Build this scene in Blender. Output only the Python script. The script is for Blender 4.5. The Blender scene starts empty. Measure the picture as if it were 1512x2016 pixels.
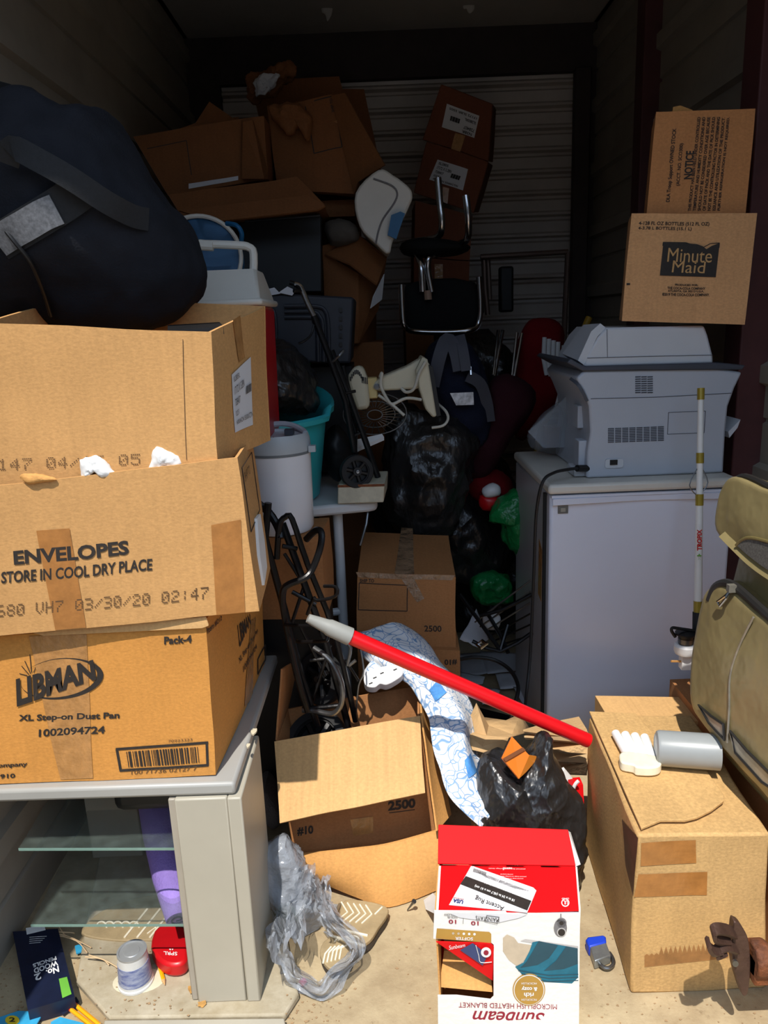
import bpy, bmesh, math, random
from mathutils import Vector as V, Matrix, noise
C = bpy.context.scene.collection
SC = bpy.context.scene
random.seed(7)
# ------------------------------------------------------------------ camera, world, sun, exposure
FPX, PITCH, ROLL, H = 1514.0, math.radians(14.0), math.radians(2.3), 1.22
cp, sp, cr, sr = math.cos(PITCH), math.sin(PITCH), math.cos(ROLL), math.sin(ROLL)
Xr, Yr, Fw = V((1, 0, 0)), V((0, sp, cp)), V((0, cp, -sp))
right, up = cr * Xr - sr * Yr, sr * Xr + cr * Yr
cam_d = bpy.data.cameras.new('camera'); cam = bpy.data.objects.new('camera', cam_d); C.objects.link(cam)
cam_d.sensor_fit = 'VERTICAL'; cam_d.sensor_height = 36.0; cam_d.lens = 36.0 * FPX / 2016.0
cam_d.clip_start = 0.02
R = Matrix((right, up, -Fw)).transposed().to_4x4()
cam.matrix_world = Matrix.Translation((0, 0, H)) @ R
SC.camera = cam
SC.view_settings.view_transform = 'Standard'; SC.view_settings.look = 'None'
SC.view_settings.gamma = 1.0; SC.view_settings.use_curve_mapping = False
SC.view_settings.exposure = 0.0
w = bpy.data.worlds.new('sky'); SC.world = w; w.use_nodes = True
bg = w.node_tree.nodes['Background']; bg.inputs[0].default_value = (0.57, 0.74, 1.0, 1); bg.inputs[1].default_value = 1.65
SUN_AZ, SUN_TAN, SUN_STR = math.radians(10), 1.85, 5.0
sd = bpy.data.lights.new('sun', 'SUN'); sd.energy = SUN_STR; sd.angle = math.radians(0.55); sd.color = (1.0, 0.945, 0.87)
sun = bpy.data.objects.new('sun', sd); C.objects.link(sun)
sdir = V((math.sin(SUN_AZ), math.cos(SUN_AZ), -SUN_TAN * math.cos(SUN_AZ))).normalized()
sun.rotation_euler = sdir.to_track_quat('-Z', 'Y').to_euler(); sun.location = (0, -3, 5)
SC.cycles.max_bounces = 8; SC.cycles.diffuse_bounces = 5; SC.cycles.use_denoising = True
SC.cycles.sample_clamp_indirect = 4.0
# ------------------------------------------------------------------ helpers
CAM = V((0, 0, H))
def ray(u, v):
    x, y = (u - 756) / FPX, (1008 - v) / FPX
    x, y = cr * x + sr * y, -sr * x + cr * y
    return V((x, cp + y * sp, -sp + y * cp))
def P(u, v, Y):
    d = ray(u, v); return CAM + d * (Y / d.y)
def F(u, v, z=0.0):
    d = ray(u, v); return CAM + d * ((z - H) / d.z)
def PP(u, v, p, n):
    d = ray(u, v); return CAM + d * ((p - CAM).dot(n) / d.dot(n))
def wob(p, a, s):
    return (noise.noise_vector(p * s) + 0.4 * noise.noise_vector(p * s * 2.3 + V((7, 3, 1)))) * a
class MB:
    def __init__(s):
        s.v = []; s.f = []; s.mi = []; s.mats = []; s.flat = []
    def m(s, mat):
        if mat not in s.mats: s.mats.append(mat)
        return s.mats.index(mat)
    def add(s, vs, fs, mat, flat=False):
        b = len(s.v); k = s.m(mat)
        s.v += [V(q) for q in vs]
        for f in fs:
            s.f.append([b + i for i in f]); s.mi.append(k); s.flat.append(flat)
    def slab(s, pts, t, mat, n=None):
        pts = [V(p) for p in pts]
        if n is None:
            n = V((0, 0, 0))
            for i in range(len(pts)):
                n += (pts[i] - pts[0]).cross(pts[(i + 1) % len(pts)] - pts[0])
            n.normalize()
        k = len(pts); vs = pts + [p + n * t for p in pts]
        fs = [list(range(k))[::-1], list(range(k, 2 * k))] + [[i, (i + 1) % k, k + (i + 1) % k, k + i] for i in range(k)]
        s.add(vs, fs, mat, True)
    def hexa(s, p, mat, n=6, a=0.0, sc=5.0, only=None):
        # p: bottom 0..3 (front-left, front-right, back-right, back-left), top 4..7
        qs = dict(front=(0, 1, 5, 4), right=(1, 2, 6, 5), back=(2, 3, 7, 6), left=(3, 0, 4, 7), top=(4, 5, 6, 7), bottom=(3, 2, 1, 0))
        for nm, q in qs.items():
            if only and nm not in only: continue
            A, B, D, E = [V(p[i]) for i in q]
            def fn(i, j):
                x = (A.lerp(B, i)).lerp(E.lerp(D, i), j); return x + wob(x, a, sc) if a else x
            s.grid(fn, n if a else 1, n if a else 1, mat)
    def grid(s, fn, nu, nv, mat, closed_u=False):
        vs = [fn(i / nu, j / nv) for j in range(nv + 1) for i in range(nu + (0 if closed_u else 1))]
        w_ = nu if closed_u else nu + 1
        fs = [[j * w_ + i, j * w_ + (i + 1) % w_, (j + 1) * w_ + (i + 1) % w_, (j + 1) * w_ + i] for j in range(nv) for i in range(nu)]
        s.add(vs, fs, mat)
    def box(s, c, d, mat, rot=None, a=0.0, n=6):
        c = V(c); h = [x / 2 for x in d]
        p = [V((x * h[0], y * h[1], z * h[2])) for z in (-1, 1) for x, y in ((-1, -1), (1, -1), (1, 1), (-1, 1))]
        if rot is not None: p = [rot @ q for q in p]
        s.hexa([q + c for q in p], mat, n, a)
    def tube(s, path, r, mat, n=10, closed=False, smooth=0):
        path = [V(p) for p in path]
        if smooth: path = spline(path, smooth, closed)
        k = len(path); rs = r if isinstance(r, (list, tuple)) else [r] * k
        if len(rs) != k: rs = [rs[min(len(rs) - 1, int(i * len(rs) / k))] for i in range(k)]
        vs = []; up_ = None
        for i, p in enumerate(path):
            t = (path[(i + 1) % k] - path[i - 1]) if closed else (path[min(i + 1, k - 1)] - path[max(i - 1, 0)])
            if t.length < 1e-9: t = V((0, 0, 1))
            t.normalize()
            if up_ is None: up_ = V((0, 0, 1)) if abs(t.z) < 0.9 else V((1, 0, 0))
            x = up_ - t * up_.dot(t)
            if x.length < 1e-6: x = t.orthogonal()
            x.normalize(); y = t.cross(x); up_ = x
            vs += [p + (x * math.cos(a) + y * math.sin(a)) * rs[i] for a in [2 * math.pi * q / n for q in range(n)]]
        fs = [[i * n + q, i * n + (q + 1) % n, ((i + 1) % k) * n + (q + 1) % n, ((i + 1) % k) * n + q] for i in range(k if closed else k - 1) for q in range(n)]
        if not closed: fs += [list(range(n))[::-1], [(k - 1) * n + q for q in range(n)]]
        s.add(vs, fs, mat)
    def lathe(s, prof, c, mat, axis=V((0, 0, 1)), n=32, sx=1.0):
        c = V(c); q = V((0, 0, 1)).rotation_difference(axis.normalized()).to_matrix()
        vs = [c + q @ V((r * math.cos(2 * math.pi * i / n) * sx, r * math.sin(2 * math.pi * i / n), z)) for r, z in prof for i in range(n)]
        fs = [[j * n + i, j * n + (i + 1) % n, (j + 1) * n + (i + 1) % n, (j + 1) * n + i] for j in range(len(prof) - 1) for i in range(n)]
        if prof[0][0] > 1e-5: fs.append(list(range(n))[::-1])
        if prof[-1][0] > 1e-5: fs.append([(len(prof) - 1) * n + i for i in range(n)])
        s.add(vs, fs, mat)
    def inflate(s, out, Y, df, db, mat, amp=0.0, sc=6.0, rings=14, pw=2.0, seed=0.0, res=3, ridge=False, lean=0.0, sub=1, floor=None):
        o = [P(u, v, Y) for u, v in out]; o = spline(o, res, True)
        c = sum(o, V((0, 0, 0))) / len(o); k = len(o)
        vs = []; fs = []
        prof = [(math.sin(math.pi / 2 * i / rings), -1) for i in range(rings)] + [(1, 0)] + [(math.sin(math.pi / 2 * i / rings), 1) for i in range(rings - 1, -1, -1)]
        for t, sg in prof:
            d = (1 - t ** pw) ** (1 / pw) if t < 1 else 0
            for q in o:
                x = c + (q - c) * t
                x.y += (-df if sg < 0 else db) * d + lean * (x.z - c.z)
                vs.append(x)
        L = len(prof)
        for j in range(L - 1):
            for i in range(k):
                fs.append([j * k + i, j * k + (i + 1) % k, (j + 1) * k + (i + 1) % k, (j + 1) * k + i])
        bm = bmesh.new(); bv = [bm.verts.new(x) for x in vs]
        for f in fs: bm.faces.new([bv[i] for i in f])
        bmesh.ops.remove_doubles(bm, verts=bm.verts, dist=1e-5)
        if sub > 0: bmesh.ops.subdivide_edges(bm, edges=bm.edges, cuts=sub, use_grid_fill=True)
        bm.normal_update()
        bmesh.ops.recalc_face_normals(bm, faces=bm.faces)
        off = V((seed * 3.1, seed * 1.7, seed))
        mv = []
        for x in bm.verts:
            q = x.co * sc + off
            if ridge:
                h = noise.ridged_multi_fractal(q, 0.9, 2.1, 4, 1.0, 2.0) - 1.0 + 0.8 * noise.noise(q * 0.5)
            else:
                h = noise.noise(q) + 0.5 * noise.noise(q * 2.1) + 0.25 * noise.noise(q * 4.3)
            mv.append(x.co + x.normal * h * amp)
        for x, q in zip(bm.verts, mv):
            if floor is not None and q.z < floor: q.z = floor + 0.02 * (q.z - floor)
            x.co = q
        bm.verts.index_update()
        s.add([x.co.copy() for x in bm.verts], [[x.index for x in f.verts] for f in bm.faces], mat)
        bm.free()
    def text(s, txt, quad, mat, off=None, bold=0.0, shear=0.0, a=0.0, sc=5.0):
        BL, BR, TR, TL = [V(p) for p in quad]
        vs, fs = glyphs(txt, bold, shear)
        n = (BR - BL).cross(TL - BL).normalized()
        if n.dot(CAM - BL) < 0: n = -n
        o = n * (off if off is not None else 0.0009)
        out = []
        for x, y in vs:
            q = BL.lerp(BR, x).lerp(TL.lerp(TR, x), y)
            out.append(q + (wob(q, a, sc) if a else V((0, 0, 0))) + o)
        s.add(out, fs, mat, True)
    def build(s, name, parent=None, origin=None, sharp=35, bevel=0.0):
        me = bpy.data.meshes.new(name)
        if origin is None:
            lo = [min(q[i] for q in s.v) for i in range(3)]; hi = [max(q[i] for q in s.v) for i in range(3)]
            origin = V(((lo[0] + hi[0]) / 2, (lo[1] + hi[1]) / 2, lo[2]))
        origin = V(origin)
        me.from_pydata([q - origin for q in s.v], [], s.f)
        for mt in s.mats: me.materials.append(mt)
        for p_, k, fl in zip(me.polygons, s.mi, s.flat):
            p_.material_index = k; p_.use_smooth = not fl
        bm = bmesh.new(); bm.from_mesh(me)
        bmesh.ops.remove_doubles(bm, verts=bm.verts, dist=2e-6)
        bmesh.ops.recalc_face_normals(bm, faces=[f for f in bm.faces])
        bm.to_mesh(me); bm.free()
        me.set_sharp_from_angle(angle=math.radians(sharp))
        o = bpy.data.objects.new(name, me); C.objects.link(o)
        if parent is not None:
            o.parent = parent; o.location = origin - world_loc(parent)
        else:
            o.location = origin
        if bevel:
            b = o.modifiers.new('edge', 'BEVEL'); b.width = bevel; b.segments = 2; b.limit_method = 'ANGLE'; b.angle_limit = math.radians(50)
        return o
def world_loc(o):
    l = V(o.location)
    while o.parent is not None: o = o.parent; l += V(o.location)
    return l
def spline(pts, k, closed=False):
    out = []; n = len(pts)
    for i in range(n if closed else n - 1):
        p0 = pts[(i - 1) % n] if closed or i > 0 else pts[0]
        p1, p2 = pts[i], pts[(i + 1) % n]
        p3 = pts[(i + 2) % n] if closed or i + 2 < n else pts[-1]
        for j in range(k):
            t = j / k
            out.append(0.5 * ((2 * p1) + (p2 - p0) * t + (2 * p0 - 5 * p1 + 4 * p2 - p3) * t * t + (3 * p1 - p0 - 3 * p2 + p3) * t ** 3))
    if not closed: out.append(pts[-1].copy())
    return out
_g = {}
def glyphs(txt, bold, shear):
    k = (txt, bold, shear)
    if k in _g: return _g[k]
    cu = bpy.data.curves.new('t', 'FONT'); cu.body = txt; cu.offset = bold; cu.shear = shear; cu.resolution_u = 3; cu.align_x = 'CENTER'
    cu.fill_mode = 'FRONT'; cu.dimensions = '2D'
    ob = bpy.data.objects.new('t', cu); C.objects.link(ob)
    dg = bpy.context.evaluated_depsgraph_get(); me = bpy.data.meshes.new_from_object(ob.evaluated_get(dg))
    vs = [(q.co.x, q.co.y) for q in me.vertices]; fs = [list(p_.vertices) for p_ in me.polygons]
    bpy.data.objects.remove(ob); bpy.data.curves.remove(cu); bpy.data.meshes.remove(me)
    if not vs: vs = [(0, 0)]
    x0, x1 = min(a[0] for a in vs), max(a[0] for a in vs); y0, y1 = min(a[1] for a in vs), max(a[1] for a in vs)
    vs = [((a - x0) / max(x1 - x0, 1e-6), (b - y0) / max(y1 - y0, 1e-6)) for a, b in vs]
    _g[k] = (vs, fs); return _g[k]
def tag(o, label, cat, group=None, kind=None):
    o['label'] = label; o['category'] = cat
    if group: o['group'] = group
    if kind: o['kind'] = kind
    return o
def thing(name, label, cat, loc, group=None):
    o = bpy.data.objects.new(name, None); C.objects.link(o); o.location = V(loc); o.empty_display_size = 0.05
    return tag(o, label, cat, group)
def struct(o):
    o['kind'] = 'structure'; return o
def lin(c): return tuple((x / 255.0 / 12.92 if x / 255.0 <= 0.04045 else ((x / 255.0 + 0.055) / 1.055) ** 2.4) for x in c) + (1,)
# ------------------------------------------------------------------ materials
def mat(name, rgb, rough=0.6, metal=0.0, var=0.12, vs=9.0, bump=0.0, bs=60.0, spec=0.5, stretch=None, var2=None, alpha=1.0, trans=0.0, coat=0.0, bdist=0.01):
    m = bpy.data.materials.new(name); m.use_nodes = True; nt = m.node_tree; b = nt.nodes['Principled BSDF']
    b.inputs['Roughness'].default_value = rough; b.inputs['Metallic'].default_value = metal
    b.inputs['Specular IOR Level'].default_value = spec; b.inputs['Alpha'].default_value = alpha
    b.inputs['Transmission Weight'].default_value = trans; b.inputs['Coat Weight'].default_value = coat
    tc = nt.nodes.new('ShaderNodeTexCoord'); src = tc.outputs['Object']
    if stretch:
        mp = nt.nodes.new('ShaderNodeMapping'); mp.inputs['Scale'].default_value = stretch; nt.links.new(src, mp.inputs[0]); src = mp.outputs[0]
    c = lin(rgb)
    nz = nt.nodes.new('ShaderNodeTexNoise'); nz.inputs['Scale'].default_value = vs; nz.inputs['Detail'].default_value = 6; nz.inputs['Roughness'].default_value = 0.65
    nt.links.new(src, nz.inputs['Vector'])
    rp = nt.nodes.new('ShaderNodeValToRGB'); rp.color_ramp.elements[0].position = 0.3; rp.color_ramp.elements[1].position = 0.7
    d = lin(var2) if var2 else tuple(x * (1 - var) for x in c[:3]) + (1,)
    l = c if var2 else tuple(min(1, x * (1 + var)) for x in c[:3]) + (1,)
    rp.color_ramp.elements[0].color = d; rp.color_ramp.elements[1].color = l
    nt.links.new(nz.outputs['Fac'], rp.inputs[0]); nt.links.new(rp.outputs[0], b.inputs['Base Color'])
    if bump:
        n2 = nt.nodes.new('ShaderNodeTexNoise'); n2.inputs['Scale'].default_value = bs; n2.inputs['Detail'].default_value = 4
        nt.links.new(src, n2.inputs['Vector'])
        bp = nt.nodes.new('ShaderNodeBump'); bp.inputs['Strength'].default_value = bump; bp.inputs['Distance'].default_value = bdist
        nt.links.new(n2.outputs['Fac'], bp.inputs['Height']); nt.links.new(bp.outputs[0], b.inputs['Normal'])
    return m
def cardmat(name, rgb, corr=(1, 0, 0), k=0.5, stain=0.12):
    # kraft board: fibre noise, soft stains and faint corrugation lines
    m = bpy.data.materials.new(name); m.use_nodes = True; nt = m.node_tree; b = nt.nodes['Principled BSDF']
    b.inputs['Roughness'].default_value = 0.8; b.inputs['Specular IOR Level'].default_value = 0.25
    tc = nt.nodes.new('ShaderNodeTexCoord'); c = lin(rgb)
    def nz(scale, det, st=None):
        n = nt.nodes.new('ShaderNodeTexNoise'); n.inputs['Scale'].default_value = scale; n.inputs['Detail'].default_value = det; n.inputs['Roughness'].default_value = 0.6
        if st:
            mp = nt.nodes.new('ShaderNodeMapping'); mp.inputs['Scale'].default_value = st; nt.links.new(tc.outputs['Object'], mp.inputs[0]); nt.links.new(mp.outputs[0], n.inputs['Vector'])
        else: nt.links.new(tc.outputs['Object'], n.inputs['Vector'])
        return n.outputs['Fac']
    def mx(a, b_, t):
        n = nt.nodes.new('ShaderNodeMix'); n.data_type = 'FLOAT'; n.inputs[0].default_value = t
        nt.links.new(a, n.inputs[2]); nt.links.new(b_, n.inputs[3]); return n.outputs[0]
    fib = nz(160, 3, (1, 1, 1.6)); big = nz(7, 4); st = nz(1.0, 2, tuple(130 if q else 3 for q in corr))
    f = mx(mx(fib, big, 0.4), st, 0.3 * k)
    rp = nt.nodes.new('ShaderNodeValToRGB'); rp.color_ramp.elements[0].position = 0.33; rp.color_ramp.elements[1].position = 0.66
    rp.color_ramp.elements[0].color = tuple(x * (1 - stain * 1.6) for x in c[:3]) + (1,); rp.color_ramp.elements[1].color = tuple(min(1, x * (1 + stain)) for x in c[:3]) + (1,)
    nt.links.new(f, rp.inputs[0]); nt.links.new(rp.outputs[0], b.inputs['Base Color'])
    bp = nt.nodes.new('ShaderNodeBump'); bp.inputs['Strength'].default_value = 0.25; bp.inputs['Distance'].default_value = 0.004
    nt.links.new(mx(fib, big, 0.6), bp.inputs['Height']); nt.links.new(bp.outputs[0], b.inputs['Normal'])
    return m
K_A = cardmat('kraft_board_warm', (206, 152, 88)); K_B = cardmat('kraft_board', (200, 152, 96)); K_C = cardmat('kraft_board_orange', (204, 142, 70))
K_D = cardmat('kraft_board_brown', (168, 116, 72)); K_J = cardmat('kraft_board_tan', (216, 164, 114)); K_N = cardmat('kraft_board_ruddy', (196, 136, 86)); K_BK = cardmat('kraft_board_shaded', (128, 82, 48)); K_IN = cardmat('kraft_board_inner', (204, 162, 108), k=1.0); K_E = cardmat('kraft_board_pale', (196, 158, 104), stain=0.18)  # K_BK is the same board, its colour darkened for the shade at the back
INK = mat('printing_ink', (42, 36, 32), 0.7, var=0.25, vs=120); INKF = mat('faded_ink', (92, 66, 40), 0.8, var=0.2, vs=150)
TAPE = mat('packing_tape', (166, 112, 58), 0.22, var=0.2, vs=30, bump=0.3, bs=90, bdist=0.002); CLEAR = mat('clear_tape', (176, 128, 76), 0.16, var=0.25, vs=40, bump=0.6, bs=70, bdist=0.003)
WHT = mat('white_paper', (226, 226, 224), 0.7, var=0.06, vs=20); LBL = mat('white_label', (214, 214, 216), 0.55, var=0.04)
WPL = mat('white_plastic', (226, 226, 226), 0.35, var=0.05, vs=6); CREAM = mat('cream_plastic', (206, 198, 172), 0.45, var=0.08, vs=8)
BLK = mat('black_steel', (22, 22, 24), 0.32, 0.4, var=0.3, vs=25, bump=0.1); BPL = mat('black_plastic', (16, 16, 18), 0.5, var=0.3, vs=14); RUB = mat('black_rubber', (30, 30, 31), 0.75, var=0.2, vs=30)
CHR = mat('chrome', (190, 190, 192), 0.18, 1.0, var=0.1); STL = mat('grey_steel', (120, 122, 124), 0.35, 0.9, var=0.25, vs=30)
TRASH = mat('black_polythene', (34, 33, 33), 0.32, var=0.3, vs=8, bump=0.7, bs=13, spec=0.6, bdist=0.03, stretch=(1, 1, 0.6))
RED = mat('red_print', (216, 10, 18), 0.6, spec=0.25, var=0.05); REDP = mat('red_plastic', (190, 16, 24), 0.35, var=0.08)
TEAL = mat('teal_plastic', (52, 176, 184), 0.35, var=0.06); BLUEP = mat('blue_plastic', (16, 92, 140), 0.4, var=0.1)
def cloth_like(name, rgb, **k): return mat(name, rgb, 0.9, spec=0.15, var=k.pop('var', 0.2), bump=k.pop('bump', 0.4), bs=k.pop('bs', 220), **k)
# ------------------------------------------------------------------ the setting
XL, XR, YB, ZC, YO = -0.80, 1.03, 3.84, 2.46, 0.82
CONC = bpy.data.materials.new('concrete'); CONC.use_nodes = True
def conc(m):
    nt = m.node_tree; b = nt.nodes['Principled BSDF']; b.inputs['Roughness'].default_value = 0.85
    tc = nt.nodes.new('ShaderNodeTexCoord')
    def nz(s, d):
        n = nt.nodes.new('ShaderNodeTexNoise'); n.inputs['Scale'].default_value = s; n.inputs['Detail'].default_value = d; n.inputs['Roughness'].default_value = 0.7
        nt.links.new(tc.outputs['Object'], n.inputs['Vector']); return n
    a, c_ = nz(5, 8), nz(38, 6)
    r1 = nt.nodes.new('ShaderNodeValToRGB'); e = r1.color_ramp.elements
    e[0].position = 0.3; e[0].color = lin((140, 120, 90)); e[1].position = 0.62; e[1].color = lin((184, 166, 132))
    nt.links.new(a.outputs['Fac'], r1.inputs[0])
    r2 = nt.nodes.new('ShaderNodeValToRGB'); e = r2.color_ramp.elements
    e[0].position = 0.27; e[0].color = (0.4, 0.33, 0.26, 1); e[1].position = 0.38; e[1].color = (1, 1, 1, 1)
    nt.links.new(c_.outputs['Fac'], r2.inputs[0])
    mx = nt.nodes.new('ShaderNodeMix'); mx.data_type = 'RGBA'; mx.blend_type = 'MULTIPLY'; mx.inputs[0].default_value = 0.7
    nt.links.new(r1.outputs[0], mx.inputs[6]); nt.links.new(r2.outputs[0], mx.inputs[7]); nt.links.new(mx.outputs[2], b.inputs['Base Color'])
    bp = nt.nodes.new('ShaderNodeBump'); bp.inputs['Strength'].default_value = 0.4; bp.inputs['Distance'].default_value = 0.006
    nt.links.new(c_.outputs['Fac'], bp.inputs['Height']); nt.links.new(bp.outputs[0], b.inputs['Normal'])
conc(CONC)
WALL = mat('painted_wall_steel', (150, 142, 128), 0.6, 0.1, var=0.12, vs=4, bump=0.1, bs=20); POST = mat('red_oxide_steel', (84, 46, 46), 0.6, 0.1, var=0.2, vs=8)
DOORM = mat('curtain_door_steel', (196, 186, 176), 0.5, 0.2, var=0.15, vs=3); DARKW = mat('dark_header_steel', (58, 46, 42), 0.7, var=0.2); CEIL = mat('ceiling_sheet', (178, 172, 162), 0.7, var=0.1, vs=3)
def plane(name, pts, mt, t=0.03, n=None):
    m = MB(); m.slab(pts, t, mt, n); return struct(m.build(name))
plane('floor', [(-1.6, 0.2, 0), (1.6, 0.2, 0), (1.6, YB + 0.1, 0), (-1.6, YB + 0.1, 0)], CONC, 0.1, V((0, 0, -1)))
ASPH = mat('asphalt', (104, 100, 96), 0.9, var=0.2, vs=20, bump=0.2, bs=100)
plane('ground', [(-14, -14, -0.02), (14, -14, -0.02), (14, 0.2, -0.02), (-14, 0.2, -0.02)], ASPH, 0.1, V((0, 0, -1)))
OPP = mat('sky_blocker_wall', (92, 86, 78), 0.8)
m = MB(); m.box((0, -10.5, 2.1), (28, 3, 4.2), OPP); struct(m.build('sky_blocker'))  # unseen block added to keep low sky light off the back
def ribwall(name, x, sgn):
    prof = []; z = 0.0
    while z < ZC - 0.02:
        for dz, d in ((0, 0), (0.10, 0.0), (0.105, -0.008), (0.112, -0.008), (0.117, 0.0), (0.2, 0.0), (0.21, 0.018), (0.255, 0.018), (0.265, 0.0)):
            prof.append((min(z + dz, ZC), d))
        z += 0.27
    m = MB(); k = len(prof)
    m.grid(lambda i, j: V((x + sgn * prof[round(j * (k - 1))][1], YO + (YB - YO) * i, prof[round(j * (k - 1))][0])), 1, k - 1, WALL)
    m.slab([(x - sgn * 0.02, YO, 0), (x - sgn * 0.02, YB, 0), (x - sgn * 0.02, YB, ZC), (x - sgn * 0.02, YO, ZC)], 0.05, WALL, V((-sgn, 0, 0)))
    return struct(m.build(name, sharp=20))
ribwall('wall_left', XL, 1); ribwall('wall_right', XR, -1)
plane('ceiling', [(XL - 0.1, YO - 0.02, ZC), (XR + 0.1, YO - 0.02, ZC), (XR + 0.1, YB + 0.1, ZC), (XL - 0.1, YB + 0.1, ZC)], CEIL, 0.05, V((0, 0, 1)))
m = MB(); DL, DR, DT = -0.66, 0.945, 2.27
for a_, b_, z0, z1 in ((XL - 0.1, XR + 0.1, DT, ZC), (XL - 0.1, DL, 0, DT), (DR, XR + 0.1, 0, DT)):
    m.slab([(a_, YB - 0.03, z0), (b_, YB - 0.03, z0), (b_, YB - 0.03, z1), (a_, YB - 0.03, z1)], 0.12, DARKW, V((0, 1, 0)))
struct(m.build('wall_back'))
prof = []; z = 0.0
while z < DT:
    for dz, d in ((0, 0), (0.045, -0.004), (0.055, 0.014), (0.066, 0.014), (0.074, -0.012), (0.084, -0.012)): prof.append((min(DT, z + dz), d))
    z += 0.094
m = MB(); k = len(prof)
m.grid(lambda i, j: V((DL + (DR - DL) * i, YB + 0.02 + prof[round(j * (k - 1))][1], prof[round(j * (k - 1))][0])), 1, k - 1, DOORM)
struct(m.build('door_1', sharp=20))
def bar(name, x0, x1, y0, y1, z0, z1, mt):
    m = MB(); m.box(((x0 + x1) / 2, (y0 + y1) / 2, (z0 + z1) / 2), (x1 - x0, y1 - y0, z1 - z0), mt); return struct(m.build(name, bevel=0.004))
bar('trim_1', XR - 0.075, XR + 0.02, 2.06, 2.16, 0, ZC, POST); bar('trim_2', XR - 0.06, XR + 0.02, 2.98, 3.07, 0, ZC, POST)
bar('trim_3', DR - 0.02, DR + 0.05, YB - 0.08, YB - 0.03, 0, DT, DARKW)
# the front of the building: jambs, header and roof edge that let the sun in
HZ = 2.36
bar('wall_front_left', -4, XL + 0.022, YO - 0.15, YO, 0, 3.0, WALL); bar('wall_front_right', XR - 0.022, 4, YO - 0.15, YO, 0, 3.0, WALL)
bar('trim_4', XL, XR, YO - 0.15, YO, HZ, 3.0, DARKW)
def scrap(u, v, h, label):
    m = MB(); a = P(u, v, 3.0); pts = []
    zc = ZC - 0.002; c = F(u, v, zc)
    m.inflate([(u - 10, v - 22), (u + 2, v - 26), (u + 10, v - 14), (u + 12, v + 4), (u + 2, v + h), (u - 4, v + h * 0.4), (u - 10, v + 4)], c.y, 0.006, 0.006, CEIL, 0.003, 40, 4)
    tag(m.build('paint_flake'), label, 'peeling paint', 'flakes hanging from the ceiling')
scrap(643, 18, 24, 'curled strip of peeling paint hanging from the ceiling, left of two'); scrap(922, 12, 14, 'small pale flake hanging from the ceiling, right of two')
# ------------------------------------------------------------------ carton builder
def q4(x0, y0, x1, y1, sl=0.0, rot=0, sh=0.0):
    """pixel box -> text corners BL BR TR TL (text's own frame)"""
    TLp, TRp = (x0 + sh, y0), (x1 + sh, y0 + sl * (x1 - x0)); BLp, BRp = (x0, y1), (x1, y1 + sl * (x1 - x0))
    if rot == 180: return (TRp, TLp, BLp, BRp)
    if rot == 90: return (BRp, TRp, TLp, BLp)
    if rot == 270: return (TLp, BLp, BRp, TRp)
    return (BLp, BRp, TRp, TLp)
class Carton: pass
def carton(name, label, cat, front, ys, depth, mt, a=0.004, group=None, bd=None, open_top=False, root=None, wall=0.005, bottom_z=None, lift=None):
    c = Carton(); (TL, TR, BR, BL) = front; yl, yr, yb = ys
    A, B, D = P(*TL, yl), P(*TR, yr), P(*BL, yb)
    n = (B - A).cross(D - A).normalized()
    if n.y < 0: n = -n
    E = PP(*BR, A, n)
    if bottom_z is not None:
        D = D + V((0, 0, bottom_z - D.z)); E = E + V((0, 0, bottom_z - E.z))
    dv = n * depth if bd is None else V(bd)
    c.n = n; c.pt = A; c.a = a; c.dv = dv; c.p = [D, E, E + dv, D + dv, A, B, B + dv, A + dv]
    if lift: c.p[6] = c.p[6] + V(lift); c.p[7] = c.p[7] + V(lift)
    base = (D + E + dv) / 1.0; base = sum(c.p[:4], V((0, 0, 0))) / 4; base.z = min(q.z for q in c.p[:4])
    c.root = root or thing(name, label, cat, base, group); c.mt = mt
    m = MB()
    if open_top:
        for i, j in ((0, 1), (1, 2), (2, 3), (3, 0)):
            p0, p1, q1, q0 = c.p[i], c.p[j], c.p[j + 4], c.p[i + 4]
            ctr = sum(c.p, V((0, 0, 0))) / 8; nn = (p1 - p0).cross(q0 - p0).normalized()
            if nn.dot(ctr - p0) < 0: nn = -nn
            m.hexa([p0, p1, p1 + nn * wall, p0 + nn * wall, q0, q1, q1 + nn * wall, q0 + nn * wall], mt, 8, a)
        up_ = V((0, 0, wall)); cb = sum(c.p[:4], V((0, 0, 0))) / 4; ins = [q.lerp(cb, 0.012) + V((0, 0, 0.0012)) for q in c.p[:4]]; m.hexa(ins + [q + up_ for q in ins], mt, 6, a)
    else:
        m.hexa(c.p, mt, 10, a)
    c.m = m; return c
def face(c, nm):
    ids = dict(front=(0, 1, 5, 4), right=(1, 2, 6, 5), left=(3, 0, 4, 7), top=(4, 5, 6, 7))[nm]
    A, B, D, E = [c.p[i] for i in ids]; n = (B - A).cross(E - A).normalized(); return A, n
def onface(c, nm, px):
    A, n = face(c, nm); return [PP(u, v, A, n) for u, v in px]
def ctext(c, txt, px, fc='front', mt=None, bold=0.0, shear=0.0, off=0.0014, mb=None, lift=0.0):
    (mb or c.m).text(txt, onface(c, fc, px), mt or INK, off + lift, bold, shear, c.a)
def strip(mb, c, px, mt, fc='front', t=0.0012, lift=0.0, res=8):
    """a thin patch lying on a face, following its waviness; px = TL TR BR BL"""
    A, n = face(c, fc)
    if n.dot(CAM - A) < 0: n = -n
    q = [PP(u, v, A, n) for u, v in px]
    def fn(i, j):
        x = q[3].lerp(q[2], i).lerp(q[0].lerp(q[1], i), j); return x + wob(x, c.a, 5.0) + n * (t + lift)
    mb.grid(fn, res, res, mt)
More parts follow.
